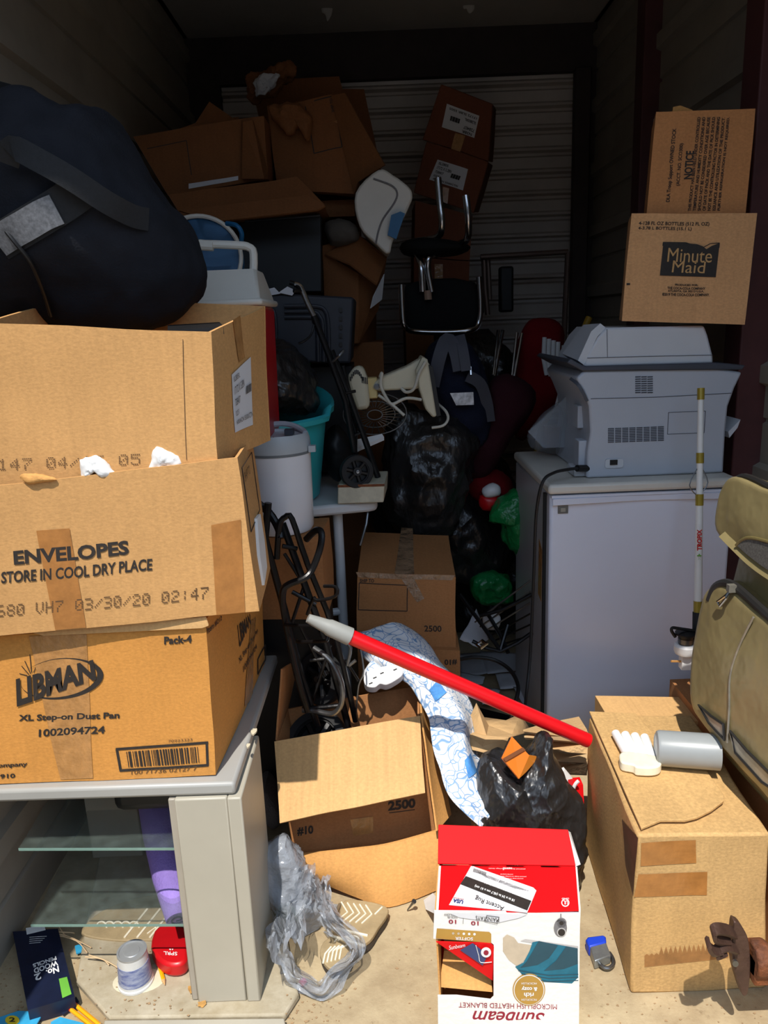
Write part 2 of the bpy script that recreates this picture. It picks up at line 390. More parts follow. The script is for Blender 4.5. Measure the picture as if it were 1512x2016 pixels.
def part_strip(name, c, px, mt, fc='front', t=0.0012, lift=0.0, label=None):
    m = MB(); strip(m, c, px, mt, fc, t, lift); o = m.build(name, c.root)
    if label: o['label'] = label
    return o
def done(c, name='body', bevel=0.0): return c.m.build(name, c.root, bevel=bevel)
def lines(mb, c, segs, w, mt, fc='front', off=0.0012):
    A, n = face(c, fc)
    for (u0, v0), (u1, v1) in segs:
        dx, dy = u1 - u0, v1 - v0; L = math.hypot(dx, dy) or 1; nx, ny = -dy / L * w / 2, dx / L * w / 2
        strip(mb, c, [(u0 + nx, v0 + ny), (u1 + nx, v1 + ny), (u1 - nx, v1 - ny), (u0 - nx, v0 - ny)], mt, fc, off, 0, 4)
def fq(c, nm, pts):
    ids = dict(front=(0, 1, 5, 4), right=(1, 2, 6, 5), left=(3, 0, 4, 7), top=(4, 5, 6, 7))[nm]; A, B, D, E = [c.p[i] for i in ids]
    return [A.lerp(B, i).lerp(E.lerp(D, i), j) for i, j in pts]
def dots(mb, c, txt, x0, y0, x1, sl, h, mt, fc='front'):
    """dot-matrix date stamp"""
    n = len(txt); w_ = (x1 - x0) / n
    F5 = {'0': '01110100011001110101110011000101110', '1': '00100011000010000100001000010001110', '2': '01110100010000100110010001000011111', '3': '11110000010000101110000010000111110', '4': '00010001100101010010111110001000010',
          '5': '11111100001111000001000011000101110', '6': '01110100001000011110100011000101110', '7': '11111000010001000100010000100001000', '8': '01110100011000101110100011000101110', '9': '01110100011000101111000010000101110',
          'V': '10001100011000110001100010101000100', 'H': '10001100011000111111100011000110001', '/': '00000000010001000100010001000000000', ':': '00000001000010000000001000010000000'}
    A, nn = face(c, fc)
    if nn.dot(CAM - A) < 0: nn = -nn
    vs, fs = [], []
    for i, ch in enumerate(txt):
        g = F5.get(ch)
        if not g: continue
        for r in range(7):
            for k in range(5):
                if g[r * 5 + k] == '1':
                    u = x0 + i * w_ + (k + 0.5) * w_ * 0.8 / 5; v = y0 + sl * (u - x0) + r * h / 7
                    s_ = h / 7 * 0.34; b = len(vs)
                    for du, dv in ((-s_ * 1.3, -s_), (s_ * 1.3, -s_), (s_ * 1.3, s_), (-s_ * 1.3, s_)):
                        q = PP(u + du, v + dv, A, nn); vs.append(q + wob(q, c.a, 5.0) + nn * 0.0014)
                    fs.append([b, b + 1, b + 2, b + 3])
    if vs: mb.add(vs, fs, mt, True)
# ------------------------------------------------------------------ left: grey stand
STD = mat('grey_laminate', (172, 166, 150), 0.45, var=0.05, vs=5); STD2 = mat('grey_laminate_top', (158, 157, 152), 0.4, var=0.06, vs=5); STDB = mat('dirty_laminate', (182, 172, 150), 0.7, vs=14, var2=(150, 136, 108), bump=0.2, bs=50); STDE = mat('grey_edge_strip', (160, 152, 138), 0.5, var=0.08)
GLS = mat('dusty_glass', (110, 124, 118), 0.06, var=0.5, vs=40, alpha=0.15, spec=0.6); GEDGE = mat('glass_edge', (120, 150, 140), 0.2, alpha=0.9)
DUST = mat('dust', (170, 170, 164), 0.95, var=0.3, vs=60, alpha=0.28)
stand = thing('television_stand', 'grey laminate stand with glass shelves holding the stack of three cartons', 'stand', (-0.53, 1.4, 0))
m = MB(); m.slab([F(462, 1541, 0.468), F(546, 1288, 0.468), V((-0.79, 1.67, 0.468)), V((-0.79, 1.165, 0.468))], 0.024, STD2, V((0, 0, -1))); m.build('tabletop', stand, bevel=0.006)
m = MB()
for k_, (a, b) in enumerate(((0.0, 0.78), (0.785, 1.0))):
    x0, x1 = -0.377 + 0.115 * a, -0.377 + 0.115 * b
    m.box(((x0 + x1) / 2, 1.255, 0.23), (x1 - x0, 0.20 + 0.004 * k_, 0.425), STD)
m.build('pillar', stand, bevel=0.003)
m = MB(); m.box((-0.383, 1.215, 0.23), (0.012, 0.11, 0.42), STDE); m.build('edge_strip', stand, bevel=0.002)
m = MB(); m.box((-0.66, 1.60, 0.23), (0.12, 0.06, 0.43), STD); m.build('rear_column', stand, bevel=0.003)
m = MB(); m.slab([F(150, 1930, 0.018), F(215, 2003, 0.018), F(560, 1998, 0.018), F(588, 1955, 0.018), F(575, 1905, 0.018), V((-0.28, 1.52, 0.018)), V((-0.72, 1.64, 0.018)), F(165, 1838, 0.018)], 0.016, STDB, V((0, 0, -1)))
o = m.build('base_board', stand, bevel=0.004)
for z_, (l, r, yb) in ((0.157, (61, 375, 1.42)), (0.325, (37, 350, 1.47))):
    A, B = F(l, 1819 if z_ < 0.2 else 1669, z_), F(r, 1818 if z_ < 0.2 else 1668, z_)
    m = MB(); m.slab([A, B, V((B.x + 0.02, yb + 0.13, z_)), V((A.x - 0.02, yb + 0.13, z_))], 0.005, GLS, V((0, 0, -1)))
    g = m.build('glass_shelf', stand)
    m = MB(); m.slab([A + V((0, -0.001, 0)), B + V((0, -0.001, 0)), B + V((0, -0.001, -0.005)), A + V((0, -0.001, -0.005))], 0.001, GEDGE, V((0, -1, 0))); m.build('polished_edge', g)
m = MB(); m.slab([F(205, 2008, 0.02), F(560, 2004, 0.02), F(565, 2040, 0.02), F(200, 2045, 0.02)], 0.02, STD, V((0, 0, -1)))
tag(m.build('board', bevel=0.002), 'pale grey board lying at the very front below the stand', 'board')
for (u, v, w_) in ((500, 1442, 10), (489, 1470, 6)):
    m = MB(); a = F(u, v, 0.470); m.slab([a + V((math.cos(t) * w_ * 0.0006, math.sin(t) * w_ * 0.0011 * (1 + 0.3 * math.sin(3 * t)), 0.0006)) for t in [i * 0.7 for i in range(9)]], 0.003, CREAM, V((0, 0, 1))); m.build('peeled_chip', stand)
# ---- stack of three cartons
lib = carton('carton', 'orange kraft carton with oval logo, bottom of the stack on the grey stand', 'box', [(-40, 1256), (405, 1222), (425, 1528), (-40, 1547)], (1.18, 1.18, 1.18), 0.44, K_C, 0.003,
             bd=F(522, 1308, 0.47) - F(425, 1528, 0.47), bottom_z=0.4695, group=None)
ctext(lib, 'Pack-4', q4(323, 1252, 378, 1268, -0.05), bold=0.035)
ctext(lib, 'XL Step-on Dust Pan', q4(38, 1408, 236, 1424, -0.035), bold=0.035); ctext(lib, '1002094724', q4(78, 1436, 208, 1451, -0.06), bold=0.03)
ctext(lib, 'Company', q4(-13, 1503, 56, 1514, -0.06), bold=0.03); ctext(lib, '910', q4(3, 1524, 32, 1533, -0.06), bold=0.03)
# oval logo with slanted letters and rays
def ell(u, v, rx, ry, rot, n=36): return [(u + rx * math.cos(t) * math.cos(rot) - ry * math.sin(t) * math.sin(rot), v + rx * math.cos(t) * math.sin(rot) + ry * math.sin(t) * math.cos(rot)) for t in [2 * math.pi * i / n for i in range(n + 1)]]
def ringface(c, mb, o1, o2, mt, off, fc='front'):
    A = [q + wob(q, c.a, 5) + off for q in onface(c, fc, o1)]; B = [q + wob(q, c.a, 5) + off for q in onface(c, fc, o2)]
    k = len(A); mb.add(A + B, [[i, i + 1, k + i + 1, k + i] for i in range(k - 1)], mt, True)
offv = V((0, -0.0016, 0))
ringface(lib, lib.m, ell(122, 1337, 82, 40, -0.12), ell(116, 1336, 76, 37, -0.14), INK, offv)
m_ = lib.m
A_, n_ = face(lib, 'front')
ctext(lib, 'LIBMAN', [(35, 1392), (190, 1338), (184, 1298), (32, 1338)], bold=0.045, off=0.0024)
ctext(lib, 'R', q4(186, 1306, 191, 1312)); 
lines(m_, lib, [((57, 1330), (42, 1313)), ((62, 1326), (58, 1290)), ((66, 1326), (75, 1305)), ((54, 1332), (38, 1328)), ((60, 1328), (48, 1303))], 1.6, INK)
for a_, b_ in (((229, 1474), (409, 1464)), ((236, 1516), (411, 1508))): lines(m_, lib, [(a_, b_)], 5, INK)
lines(m_, lib, [((231, 1474), (238, 1516)), ((406, 1464), (409, 1508))], 5, INK)
rnd = random.Random(3); u = 250
while u < 388:
    w_ = rnd.choice((1.3, 1.3, 2.4, 3.4)); lines(m_, lib, [((u, 1479 - (u - 250) * 0.05), (u + 4, 1510 - (u - 250) * 0.05))], w_, INK); u += w_ + rnd.choice((1.4, 1.4, 2.4))
ctext(lib, '70923323', q4(332, 1457, 378, 1462, -0.05), mt=INKF); ctext(lib, '100 71736 02127 7', q4(259, 1516, 388, 1524, -0.05), mt=INKF)
for t_, px in (('Item #212', [(408, 1250), (437, 1222), (437, 1212), (406, 1236)]), ('LIBMAN', [(470, 1276), (492, 1228), (490, 1208), (466, 1232)]), ('XL Step-on Dust Pan', [(470, 1312), (508, 1248), (506, 1236), (468, 1298)]), ('1002094724', [(478, 1326), (506, 1278), (505, 1268), (477, 1314)])):
    ctext(lib, t_, px, 'right', bold=0.02)
lines(m_, lib, [((508, 1300), (522, 1270)), ((508, 1330), (522, 1300)), ((508, 1300), (508, 1330)), ((522, 1270), (522, 1300))], 2, INK, 'right')
done(lib, bevel=0.004)
part_strip('tape', lib, [(56, 1254), (170, 1247), (185, 1531), (120, 1535)], CLEAR, label='crinkled brown tape')
part_strip('tape', lib, [(492, 1222), (502, 1215), (497, 1375), (480, 1392)], CLEAR, 'right', label='clear tape strip')
m = MB(); m.slab([q + V((0, -0.006, 0.002)) for q in onface(lib, 'front', [(60, 1243), (408, 1218), (413, 1232), (400, 1237), (90, 1252)])], 0.004, K_IN, V((0, 0.4, 1)).normalized()); m.build('flap', lib.root, bevel=0.001)
env = carton('carton', 'kraft envelope carton with date stamp, middle of the stack on the stand', 'box', [(-40, 958), (468, 902), (511, 1202), (-40, 1256)], (1.15, 1.172, 1.15), 0.22, K_B, 0.003,
             bd=V((-0.012, 0.22, 0.0)), open_top=True)
zt = min(q.z for q in env.p[:4])
ctext(env, 'ENVELOPES', q4(26, 1082, 254, 1110, -0.09, sh=-2), bold=0.036); ctext(env, 'STORE IN COOL DRY PLACE', q4(0, 1124, 300, 1147, -0.09), bold=0.025)
dots(env.m, env, '680 VH7 03/30/20 02:47', -8, 1192, 416, -0.088, 24, INKF)
for a_, b_ in (((0.12, 0.92), (0.8, 0.92)), ((0.12, 0.5), (0.8, 0.5)), ((0.12, 0.92), (0.12, 0.5)), ((0.8, 0.92), (0.8, 0.5))):
    env.m.tube([q + V((0.0008, 0, 0)) for q in fq(env, 'right', (a_, b_))], 0.0008, INK, 4)
env.m.text('SHIP TO', fq(env, 'right', ((0.16, 0.82), (0.5, 0.82), (0.5, 0.88), (0.16, 0.88))), INK, 0.002)
done(env, bevel=0.002)
part_strip('tape', env, [(70, 1043), (136, 1038), (168, 1234), (108, 1240)], TAPE); part_strip('tape', env, [(416, 1034), (476, 1024), (484, 1204), (428, 1210)], TAPE)
m = MB(); m.slab(fq(env, 'right', ((0.3, 0.08), (0.62, 0.12), (0.7, 0.3), (0.66, 0.5), (0.42, 0.52), (0.28, 0.3))), 0.005, WHT, V((1, 0, 0))); o = m.build('torn_paper', env.root); o['label'] = 'torn white label'
box3 = carton('carton', 'open kraft carton under the navy duffel bag, top of the stack on the stand', 'box', [(-40, 634), (415, 655), (428, 915), (-40, 965)], (1.175, 1.175, 1.175), 0.24, K_B, 0.003,
              bd=V((0.05, 0.24, 0.0)), open_top=True, lift=(0, 0, 0.04))
dots(box3.m, box3, '147 04/15 05', -6, 903, 280, -0.03, 22, INKF)
lines(box3.m, box3, [((360, 668), (366, 905))], 1.2, INKF)
done(box3, bevel=0.002)
m = MB(); lb = [(455, 738), (493, 703), (498, 835), (463, 852)]; strip(m, box3, lb, LBL, 'right')
for t_, px in (('SL2805RL', [(458, 752), (470, 742), (469, 732), (457, 742)]), ('17172 X 5.28N', [(460, 778), (479, 760), (478, 745), (459, 762)]), ('728407', [(462, 800), (472, 792), (471, 778), (461, 786)]), ('0231', [(464, 820), (470, 814), (469, 804), (463, 810)]), ('600/6CN 5500/CTN', [(465, 836), (496, 818), (495, 808), (464, 828)])):
    ctext(box3, t_, px, 'right', mb=m, off=0.0032)
for i in range(9): lines(m, box3, [((483 + i * 1.2, 760 - i * 0.8), (483 + i * 1.2, 776 - i * 0.8))], 0.7, INK, 'right', 0.003)
o = m.build('address_label', box3.root); o['label'] = 'white printed address label'
part_strip('tape', box3, [(455, 632), (470, 622), (482, 705), (470, 714)], CLEAR, 'right')
m = MB(); m.slab([P(330, 640, 1.3), P(432, 634, 1.3), P(440, 642, 1.22), P(330, 652, 1.22)], 0.012, BPL, V((0, 0, -1))); tag(m.build('binder'), 'black binder edge inside the open carton beside the duffel', 'binder')
def tissue(px, Y, sd_, label):
    m = MB(); m.inflate(px, Y + 0.012, 0.007, 0.012, WHT, 0.005, 34, 6, 2.0, sd_, 3, True); return tag(m.build('tissue'), label, 'tissue', 'tissues caught between the cartons')
tissue([(156, 905), (170, 898), (188, 897), (208, 915), (228, 934), (210, 940), (190, 926), (172, 940), (160, 938)], 1.155, 1, 'crumpled white tissue between the two upper cartons, left of two')
tissue([(302, 890), (310, 882), (330, 890), (354, 908), (350, 922), (325, 924), (308, 932), (292, 930)], 1.165, 2, 'peaked white tissue between the two upper cartons, right of two')
m = MB(); m.inflate([(36, 938), (60, 930), (90, 936), (112, 944), (90, 948), (56, 952)], 1.152, 0.006, 0.006, K_A, 0.003, 40, 4); tag(m.build('kraft_scrap'), 'torn scrap of brown paper between cartons at left edge', 'paper')
# ---- duffel bag
NAVY = cloth_like('navy_canvas', (33, 34, 39), bs=300, vs=14, bdist=0.003); WEB = mat('black_webbing', (20, 21, 24), 0.75, var=0.3, vs=160, bump=0.2, bs=400, bdist=0.003); REFL = mat('silver_webbing', (120, 122, 126), 0.35, 0.3, var=0.4, vs=160)
duf = thing('duffel_bag', 'large navy duffel bag with webbing straps on the top carton', 'bag', P(190, 640, 1.38))
m = MB(); m.inflate([(-60, 210), (20, 205), (95, 200), (150, 226), (205, 222), (250, 258), (285, 318), (325, 385), (372, 452), (390, 520), (384, 580), (352, 620), (300, 648), (180, 650), (60, 640), (-60, 640), (-110, 420)], 1.38, 0.17, 0.16, NAVY, 0.016, 7, 16, 2.3, 4, 3, False, -0.12, 2)
bag_o = m.build('body', duf)
def dpt(u, v, l=0.0):
    # point on the bag's near surface by ray casting its mesh
    d = ray(u, v).normalized(); o_ = world_loc(bag_o)
    hit, loc, nrm, _ = bag_o.ray_cast(CAM - o_, d)
    return (loc + o_ - d * (0.006 + l)) if hit else P(u, v, 1.26)
bpy.context.view_layer.update()
def ribbon(mb, pts, w_, mt, dirv=None, t=0.003, sm=4):
    pts = spline([V(p) for p in pts], sm); k = len(pts); vs = []
    for i, p in enumerate(pts):
        tg = (pts[min(i + 1, k - 1)] - pts[max(i - 1, 0)]).normalized(); vw = (p - CAM).normalized()
        s_ = tg.cross(vw).normalized() if dirv is None else V(dirv)
        nn = s_.cross(tg).normalized()
        vs += [p - s_ * w_ / 2 - nn * t / 2, p + s_ * w_ / 2 - nn * t / 2, p + s_ * w_ / 2 + nn * t / 2, p - s_ * w_ / 2 + nn * t / 2]
    fs = [[i * 4 + q, i * 4 + (q + 1) % 4, i * 4 + 4 + (q + 1) % 4, i * 4 + 4 + q] for i in range(k - 1) for q in range(4)] + [[3, 2, 1, 0], [4 * k - 4, 4 * k - 3, 4 * k - 2, 4 * k - 1]]
    mb.add(vs, fs, mt)
m = MB(); ribbon(m, [dpt(12, 322, 0.02), dpt(25, 292, 0.03), dpt(75, 315, 0.028), dpt(140, 352, 0.024), dpt(210, 398, 0.016), dpt(262, 425, 0.006), dpt(292, 432, 0.0)], 0.033, WEB); m.build('carry_strap', duf)
m = MB(); ribbon(m, [dpt(-5, 480), dpt(40, 452), dpt(80, 428), dpt(125, 400), dpt(165, 372)], 0.05, WEB); m.build('side_strap', duf)
m = MB(); ribbon(m, [dpt(-6, 478, 0.004), dpt(25, 458, 0.004), dpt(50, 444, 0.004), dpt(84, 424, 0.004), dpt(112, 412, 0.004)], 0.042, REFL); o = m.build('reflective_patch', duf); o['label'] = 'silver webbing patch'
m = MB(); m.tube([dpt(-2, 438, 0.005), dpt(30, 478, 0.005), dpt(62, 520, 0.004), dpt(84, 572, 0.004), dpt(100, 622, 0.003)], 0.0032, BPL, 8, smooth=4); m.build('zip_cord', duf)
m = MB(); ribbon(m, [P(-20, 175, 1.4), P(5, 182, 1.36), P(26, 190, 1.34), P(34, 208, 1.33), P(20, 225, 1.32)], 0.03, WEB); m.build('top_strap', duf)
# ---- things under and beside the stand
m = MB(); m.box((-0.47, 1.40, 0.40), (0.13, 0.25, 0.13), BPL); tag(m.build('black_case', bevel=0.02), 'black box sitting on the upper glass shelf of the stand', 'box')
PUR = mat('purple_foam', (146, 122, 200), 0.8, var=0.08, vs=60, bump=0.3, bs=200)
m = MB(); A, B = P(312, 1560, 1.50), P(350, 1810, 1.245); m.tube([A, A.lerp(B, 0.35), A.lerp(B, 0.7), B], [0.046, 0.044, 0.036, 0.022], PUR, 20)
d = (B - A).normalized(); x_ = d.orthogonal().normalized(); y_ = d.cross(x_)
PUR2 = mat('purple_foam_dark', (60, 48, 90), 0.9)
m.tube([B + d * 0.001 + (x_ * math.cos(t) + y_ * math.sin(t)) * (0.004 + 0.0014 * t) for t in [i * 0.4 for i in range(30)]], 0.0016, PUR2, 6)
tag(m.build('yoga_mat'), 'rolled purple exercise mat leaning behind the grey pillar', 'exercise mat')
NVB = mat('navy_carton', (16, 24, 48), 0.45, var=0.3, vs=30); GRN = mat('green_label', (104, 172, 62), 0.5)
pb = carton('pencil_box', 'navy pencil box lying on the floor at the left wall', 'box', [(25, 1834), (114, 1828), (147, 1962), (55, 1989)], (1.0, 1.0, 1.0), 0.03, NVB, 0.0)
z_ = 0.034; q = [F(u, v, z_) for u, v in ((55, 1989), (147, 1962), (114, 1828), (25, 1834))]
pb.p = [V((a.x, a.y, 0.002)) for a in q] + q; pb.m = MB(); pb.m.hexa(pb.p, NVB); pb.root.location = V((q[0].x + 0.04, q[0].y + 0.05, 0.002))
for t_, px in (('No.', [(115, 1902), (90, 1911), (92, 1923), (117, 1914)]), ('WOOD', [(113, 1891), (66, 1908), (68, 1918), (115, 1901)]), ('PENCILS', [(110, 1883), (64, 1899), (66, 1906), (112, 1890)]), ('2', [(80, 1915), (67, 1920), (69, 1933), (82, 1928)])): ctext(pb, t_, px, 'top', WHT, 0.03, off=0.0012)
for v_ in (1846, 1850, 1854, 1858): lines(pb.m, pb, [((58, v_), (92 - (v_ - 1846), v_ - 2))], 0.9, WHT, 'top', 0.001)
done(pb)
part_strip('sticker', pb, [(51, 1828), (87, 1822), (90, 1832), (53, 1841)], WHT, 'top', label='white price sticker'); part_strip('corner_patch', pb, [(116, 1928), (132, 1924), (141, 1958), (123, 1966)], GRN, 'top', label='green corner patch')
CAN = mat('can_white', (206, 206, 202), 0.4, var=0.1, vs=30); CANB = mat('can_blue_print', (170, 176, 190), 0.5, vs=42, var2=(28, 56, 130), stretch=(1, 1, 3)); CANT = mat('can_lid', (170, 172, 172), 0.35, 0.5, var=0.15)
can = thing('paint_can', 'small blue and white can standing upside down on the base board', 'can', F(268, 1932, 0.018)); c0 = F(268, 1932, 0.0185)
m = MB(); m.lathe([(0.033, 0), (0.033, 0.004), (0.031, 0.006), (0.027, 0.064), (0.0268, 0.068)], c0, CAN, n=36); m.lathe([(0.0312, 0.012), (0.0286, 0.050)], c0, CANB, n=36); m.build('body', can)
m = MB(); m.lathe([(0.0275, 0.068), (0.0275, 0.071), (0.024, 0.071), (0.023, 0.069), (0.015, 0.069), (0.014, 0.070), (0.0, 0.070)], c0, CANT, n=36); m.build('lid', can)
m = MB(); m.inflate([(225, 1925), (260, 1912), (305, 1920), (325, 1938), (300, 1950), (255, 1956), (228, 1944)], 1.21, 0.03, 0.03, CREAM, 0.0, 10, 6)
for i in range(len(m.v)):
    q = m.v[i]; m.v[i] = V((q.x, 1.21 + (q.y - 1.21) * 1.0, 0.018 + max(0, (q.z - 0.0)) * 0.02))
tag(m.build('dried_paint_spill'), 'dried cream paint puddle around the upturned can', 'paint spill')
rd = thing('price_wheel', 'red plastic scoop shaped piece beside the grey pillar', 'plastic piece', F(332, 1880, 0.02))
m = MB(); out = [F(u, v, 0.05) for u, v in ((312, 1822), (364, 1824), (370, 1868), (366, 1890), (346, 1899), (318, 1893), (297, 1862))]; m.slab(spline(out, 3, True), 0.03, REDP, V((0, 0, -1))); m.build('body', rd, bevel=0.006)
m = MB(); qd = [F(u, v, 0.0512) for u, v in q4(322, 1873, 349, 1880, 0.05, 180)]; m.text('SPRL', qd, WHT, 0.0003, 0.01); qd = [F(u, v, 0.0512) for u, v in q4(333, 1868, 341, 1871, 0, 180)]; m.text('6 lb', qd, WHT, 0.0003, 0.03); o = m.build('lettering', rd); o['label'] = 'white upside down lettering'
PEN = mat('pencil_yellow', (240, 166, 20), 0.35, var=0.05); 
def pencil(a, b, z_, label, r=0.0038):
    t_ = thing('pencil', label, 'pencil', F(*a, z_), 'loose yellow pencils')
    A, B = F(*a, z_ + r), F(*b, z_ + r); d = (B - A).normalized()
    m = MB(); m.tube([A, B], r, PEN, 6); m.build('shaft', t_); m = MB(); m.tube([B, B + d * 0.012], [r, 0.0006], K_IN, 6); m.build('tip', t_)
    m = MB(); m.tube([A - d * 0.008, A], r, REDP, 8); m.build('eraser', t_)
pencil((310, 1888), (322, 1930), 0.018, 'short yellow pencil standing beside the upturned can'); pencil((140, 1988), (184, 2022), 0.004, 'yellow pencil at bottom left, nearer the navy box'); pencil((150, 1980), (196, 2018), 0.004, 'yellow pencil at bottom left, nearer the grey board')
SKY = mat('blue_card', (52, 156, 200), 0.5, var=0.15, vs=30); YEL = mat('yellow_card', (226, 196, 40), 0.5)
def card(name, px, z_, mt, label, cat, t=0.003, grp=None, extra=None):
    m = MB(); m.slab([F(u, v, z_) for u, v in px], t, mt, V((0, 0, -1)))
    if extra: extra(m)
    return tag(m.build(name), label, cat, grp)
card('card', [(0, 2002), (36, 1990), (86, 1992), (72, 2016), (60, 2030), (-10, 2030)], 0.012, SKY, 'blue card with a yellow circle at bottom left corner', 'card', extra=lambda m: (m.slab([F(24 + 14 * math.cos(t), 2008 + 9 * math.sin(t), 0.0135) for t in [i * 0.45 for i in range(14)]], 0.001, YEL, V((0, 0, -1))), m.text('2', [F(u, v, 0.0138) for u, v in q4(18, 2003, 30, 2012)], INK, 0.0003, 0.03)))
card('card', [(100, 2012), (118, 2002), (165, 2014), (160, 2034), (100, 2034)], 0.01, SKY, 'plain blue card beside the yellow pencils', 'card')
card('plastic_clip', [(147, 1862), (166, 1856), (170, 1870), (150, 1877)], 0.010, SKY, 'small blue plastic tag on the floor behind the pencil box', 'tag')
card('paper_scrap', [(118, 1990), (150, 1962), (156, 1972), (124, 1998)], 0.008, NVB, 'torn navy cardboard strip under the pencil box corner', 'cardboard')
STRAW = mat('straw', (200, 170, 130), 0.7)
m = MB()
for a, b, c_ in (((86, 1838), (130, 1842), (180, 1866)), ((92, 1834), (140, 1836), (146, 1838)), ((115, 1822), (124, 1836), (134, 1848)), ((108, 1840), (150, 1852), (172, 1876)), ((175, 1880), (205, 1890), (232, 1905)), ((168, 1884), (200, 1888), (215, 1900))):
    m.tube([F(*a, 0.03), F(*b, 0.03), F(*c_, 0.022)], 0.0012, STRAW, 5, smooth=4)
tag(m.build('straw_wisps'), 'dry straw wisps scattered beside the pencil box', 'straw', kind='stuff')
LEAF = mat('dry_leaf', (176, 132, 70), 0.8, var=0.3, vs=60)
for k_, (u, v, s_, lb_) in enumerate(((383, 1948, 15, 'dry brown leaf at the foot of the grey pillar'), (396, 1977, 9, 'tiny tan leaf fragment on the base board front'))):
    m = MB(); A = F(u, v, 0.021); pts = [A + V((math.cos(t) * s_ * 0.0008 * (1 + 0.4 * math.sin(3 * t + k_)), math.sin(t) * s_ * 0.001 * (1 + 0.4 * math.cos(2 * t)), 0.002 * math.sin(2 * t))) for t in [i * 0.52 for i in range(12)]]
    m.slab(pts, 0.0008, LEAF); tag(m.build('dry_leaf'), lb_, 'leaf')
# debris
m = MB(); DEB = mat('debris', (158, 130, 96), 0.9, var=0.3, vs=80)
rnd = random.Random(11)
for i in range(240):
    zone = rnd.choice(((0, 1900, 60, 2016), (150, 1960, 420, 2010), (560, 1930, 700, 2016), (640, 1780, 850, 1990), (1140, 1700, 1240, 2016), (1200, 1950, 1512, 2016), (120, 1850, 320, 1960)))
    u, v = rnd.uniform(zone[0], zone[2]), rnd.uniform(zone[1], zone[3]); A = F(u, v, 0.019 if (160 < u < 580 and v < 2000) else 0.0005); s_ = rnd.uniform(0.0006, 0.003)
    a_ = rnd.uniform(0, 6); m.slab([A + V((math.cos(a_ + t) * s_ * rnd.uniform(0.5, 1.5), math.sin(a_ + t) * s_ * rnd.uniform(0.4, 1), 0)) for t in (0, 1.6, 3.1, 4.7)], 0.0012, DEB, V((0, 0, 1)))
tag(m.build('floor_debris'), 'crumbs, leaf bits and grit scattered on the concrete floor', 'debris', kind='stuff')
# dark things behind the pillar
m = MB(); m.inflate([(500, 1570), (520, 1555), (545, 1590), (551, 1622), (535, 1632), (515, 1600), (500, 1590)], 1.62, 0.02, 0.3, cloth_like('grey_carpet', (120, 112, 106)), 0.004, 20, 6); tag(m.build('carpet_roll'), 'grey carpet edge in the dark gap right of the grey pillar', 'carpet')
# ------------------------------------------------------------------ right: freezer with printer and cartons
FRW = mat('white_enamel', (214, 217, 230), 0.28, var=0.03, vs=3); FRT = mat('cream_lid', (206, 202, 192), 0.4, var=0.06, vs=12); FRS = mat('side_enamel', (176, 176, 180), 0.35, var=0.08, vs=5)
fx0, fx1, fy0, fy1, fz = 0.424, 0.892, 1.905, 2.40, 0.800
fr = thing('freezer', 'white compact freezer carrying the grey printer', 'freezer', (0.655, 2.15, 0))
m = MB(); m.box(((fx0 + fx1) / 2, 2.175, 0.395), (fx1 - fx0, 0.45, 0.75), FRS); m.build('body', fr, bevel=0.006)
m = MB(); m.box(((fx0 + fx1) / 2, fy0 + 0.0225, 0.402), (fx1 - fx0, 0.045, 0.736), FRW); do = m.build('door', fr, bevel=0.008)
m = MB(); m.grid(lambda i, j: V((fx0 + 0.005 + (fx1 - fx0 - 0.01) * i, fy0 - 0.0005 - 0.013 * (1 - 0.55 * math.exp(-((i - 0.55) / 0.25) ** 2)) * (1 if 0 < j < 0.9 else 0), 0.742 + 0.004 * math.sin(3.14 * i) * (1 - j) + 0.026 * j)), 30, 5, FRW)
m.box(((fx0 + fx1) / 2, fy0 - 0.004, 0.768), (fx1 - fx0 - 0.004, 0.012, 0.006), FRW); m.build('door_handle_rail', do)
m = MB(); m.box((P(1108, 1003, fy0).x, fy0 - 0.0015, P(1108, 1003, fy0).z), (0.026, 0.003, 0.020), STL); m.box((P(1108, 1003, fy0).x, fy0 - 0.0035, P(1108, 1003, fy0).z), (0.012, 0.002, 0.010), mat('badge_face', (150, 146, 134), 0.4)); o = m.build('badge', do); o['label'] = 'small square metal badge'
for gx in (fx0 - 0.002, fx1 + 0.002):
    m = MB(); m.box((gx, fy0 + 0.05, 0.402), (0.008, 0.012, 0.73), RUB); m.build('gasket', fr)
m = MB(); m.box(((fx0 + fx1) / 2, 2.15, 0.787), (fx1 - fx0 + 0.012, 0.51, 0.026), FRT); m.build('lid', fr, bevel=0.008)
m = MB(); m.slab([V((fx0 - 0.0005, 1.99, 0.60)), V((fx0 - 0.0005, 2.03, 0.62)), V((fx0 - 0.0005, 2.035, 0.46)), V((fx0 - 0.0005, 1.995, 0.45))], 0.001, CLEAR, V((-1, 0, 0))); m.build('tape_scrap', fr)
for sx in (fx0 + 0.03, fx1 - 0.03):
    for sy in (1.98, 2.36):
        m = MB(); m.lathe([(0.016, 0), (0.016, 0.022)], (sx, sy, 0), BPL, n=14); m.build('foot', fr)
GLINT = mat('door_glint', (232, 232, 232), 0.5, alpha=0.4)  # pale paint for sun reflected on the door; the loop below draws none
m = MB()
for u, v, s_ in () and ((1150, 1345, 24), (1200, 1332, 20), (1170, 1352, 14)):
    c0 = P(u, v, fy0); m.tube([c0 + V((math.cos(t) * s_ * 0.001, -0.0012, math.sin(t) * s_ * 0.0006 + 0.003 * math.sin(3 * t))) for t in [i * 0.4 for i in range(12)]], 0.0012, GLINT, 5)
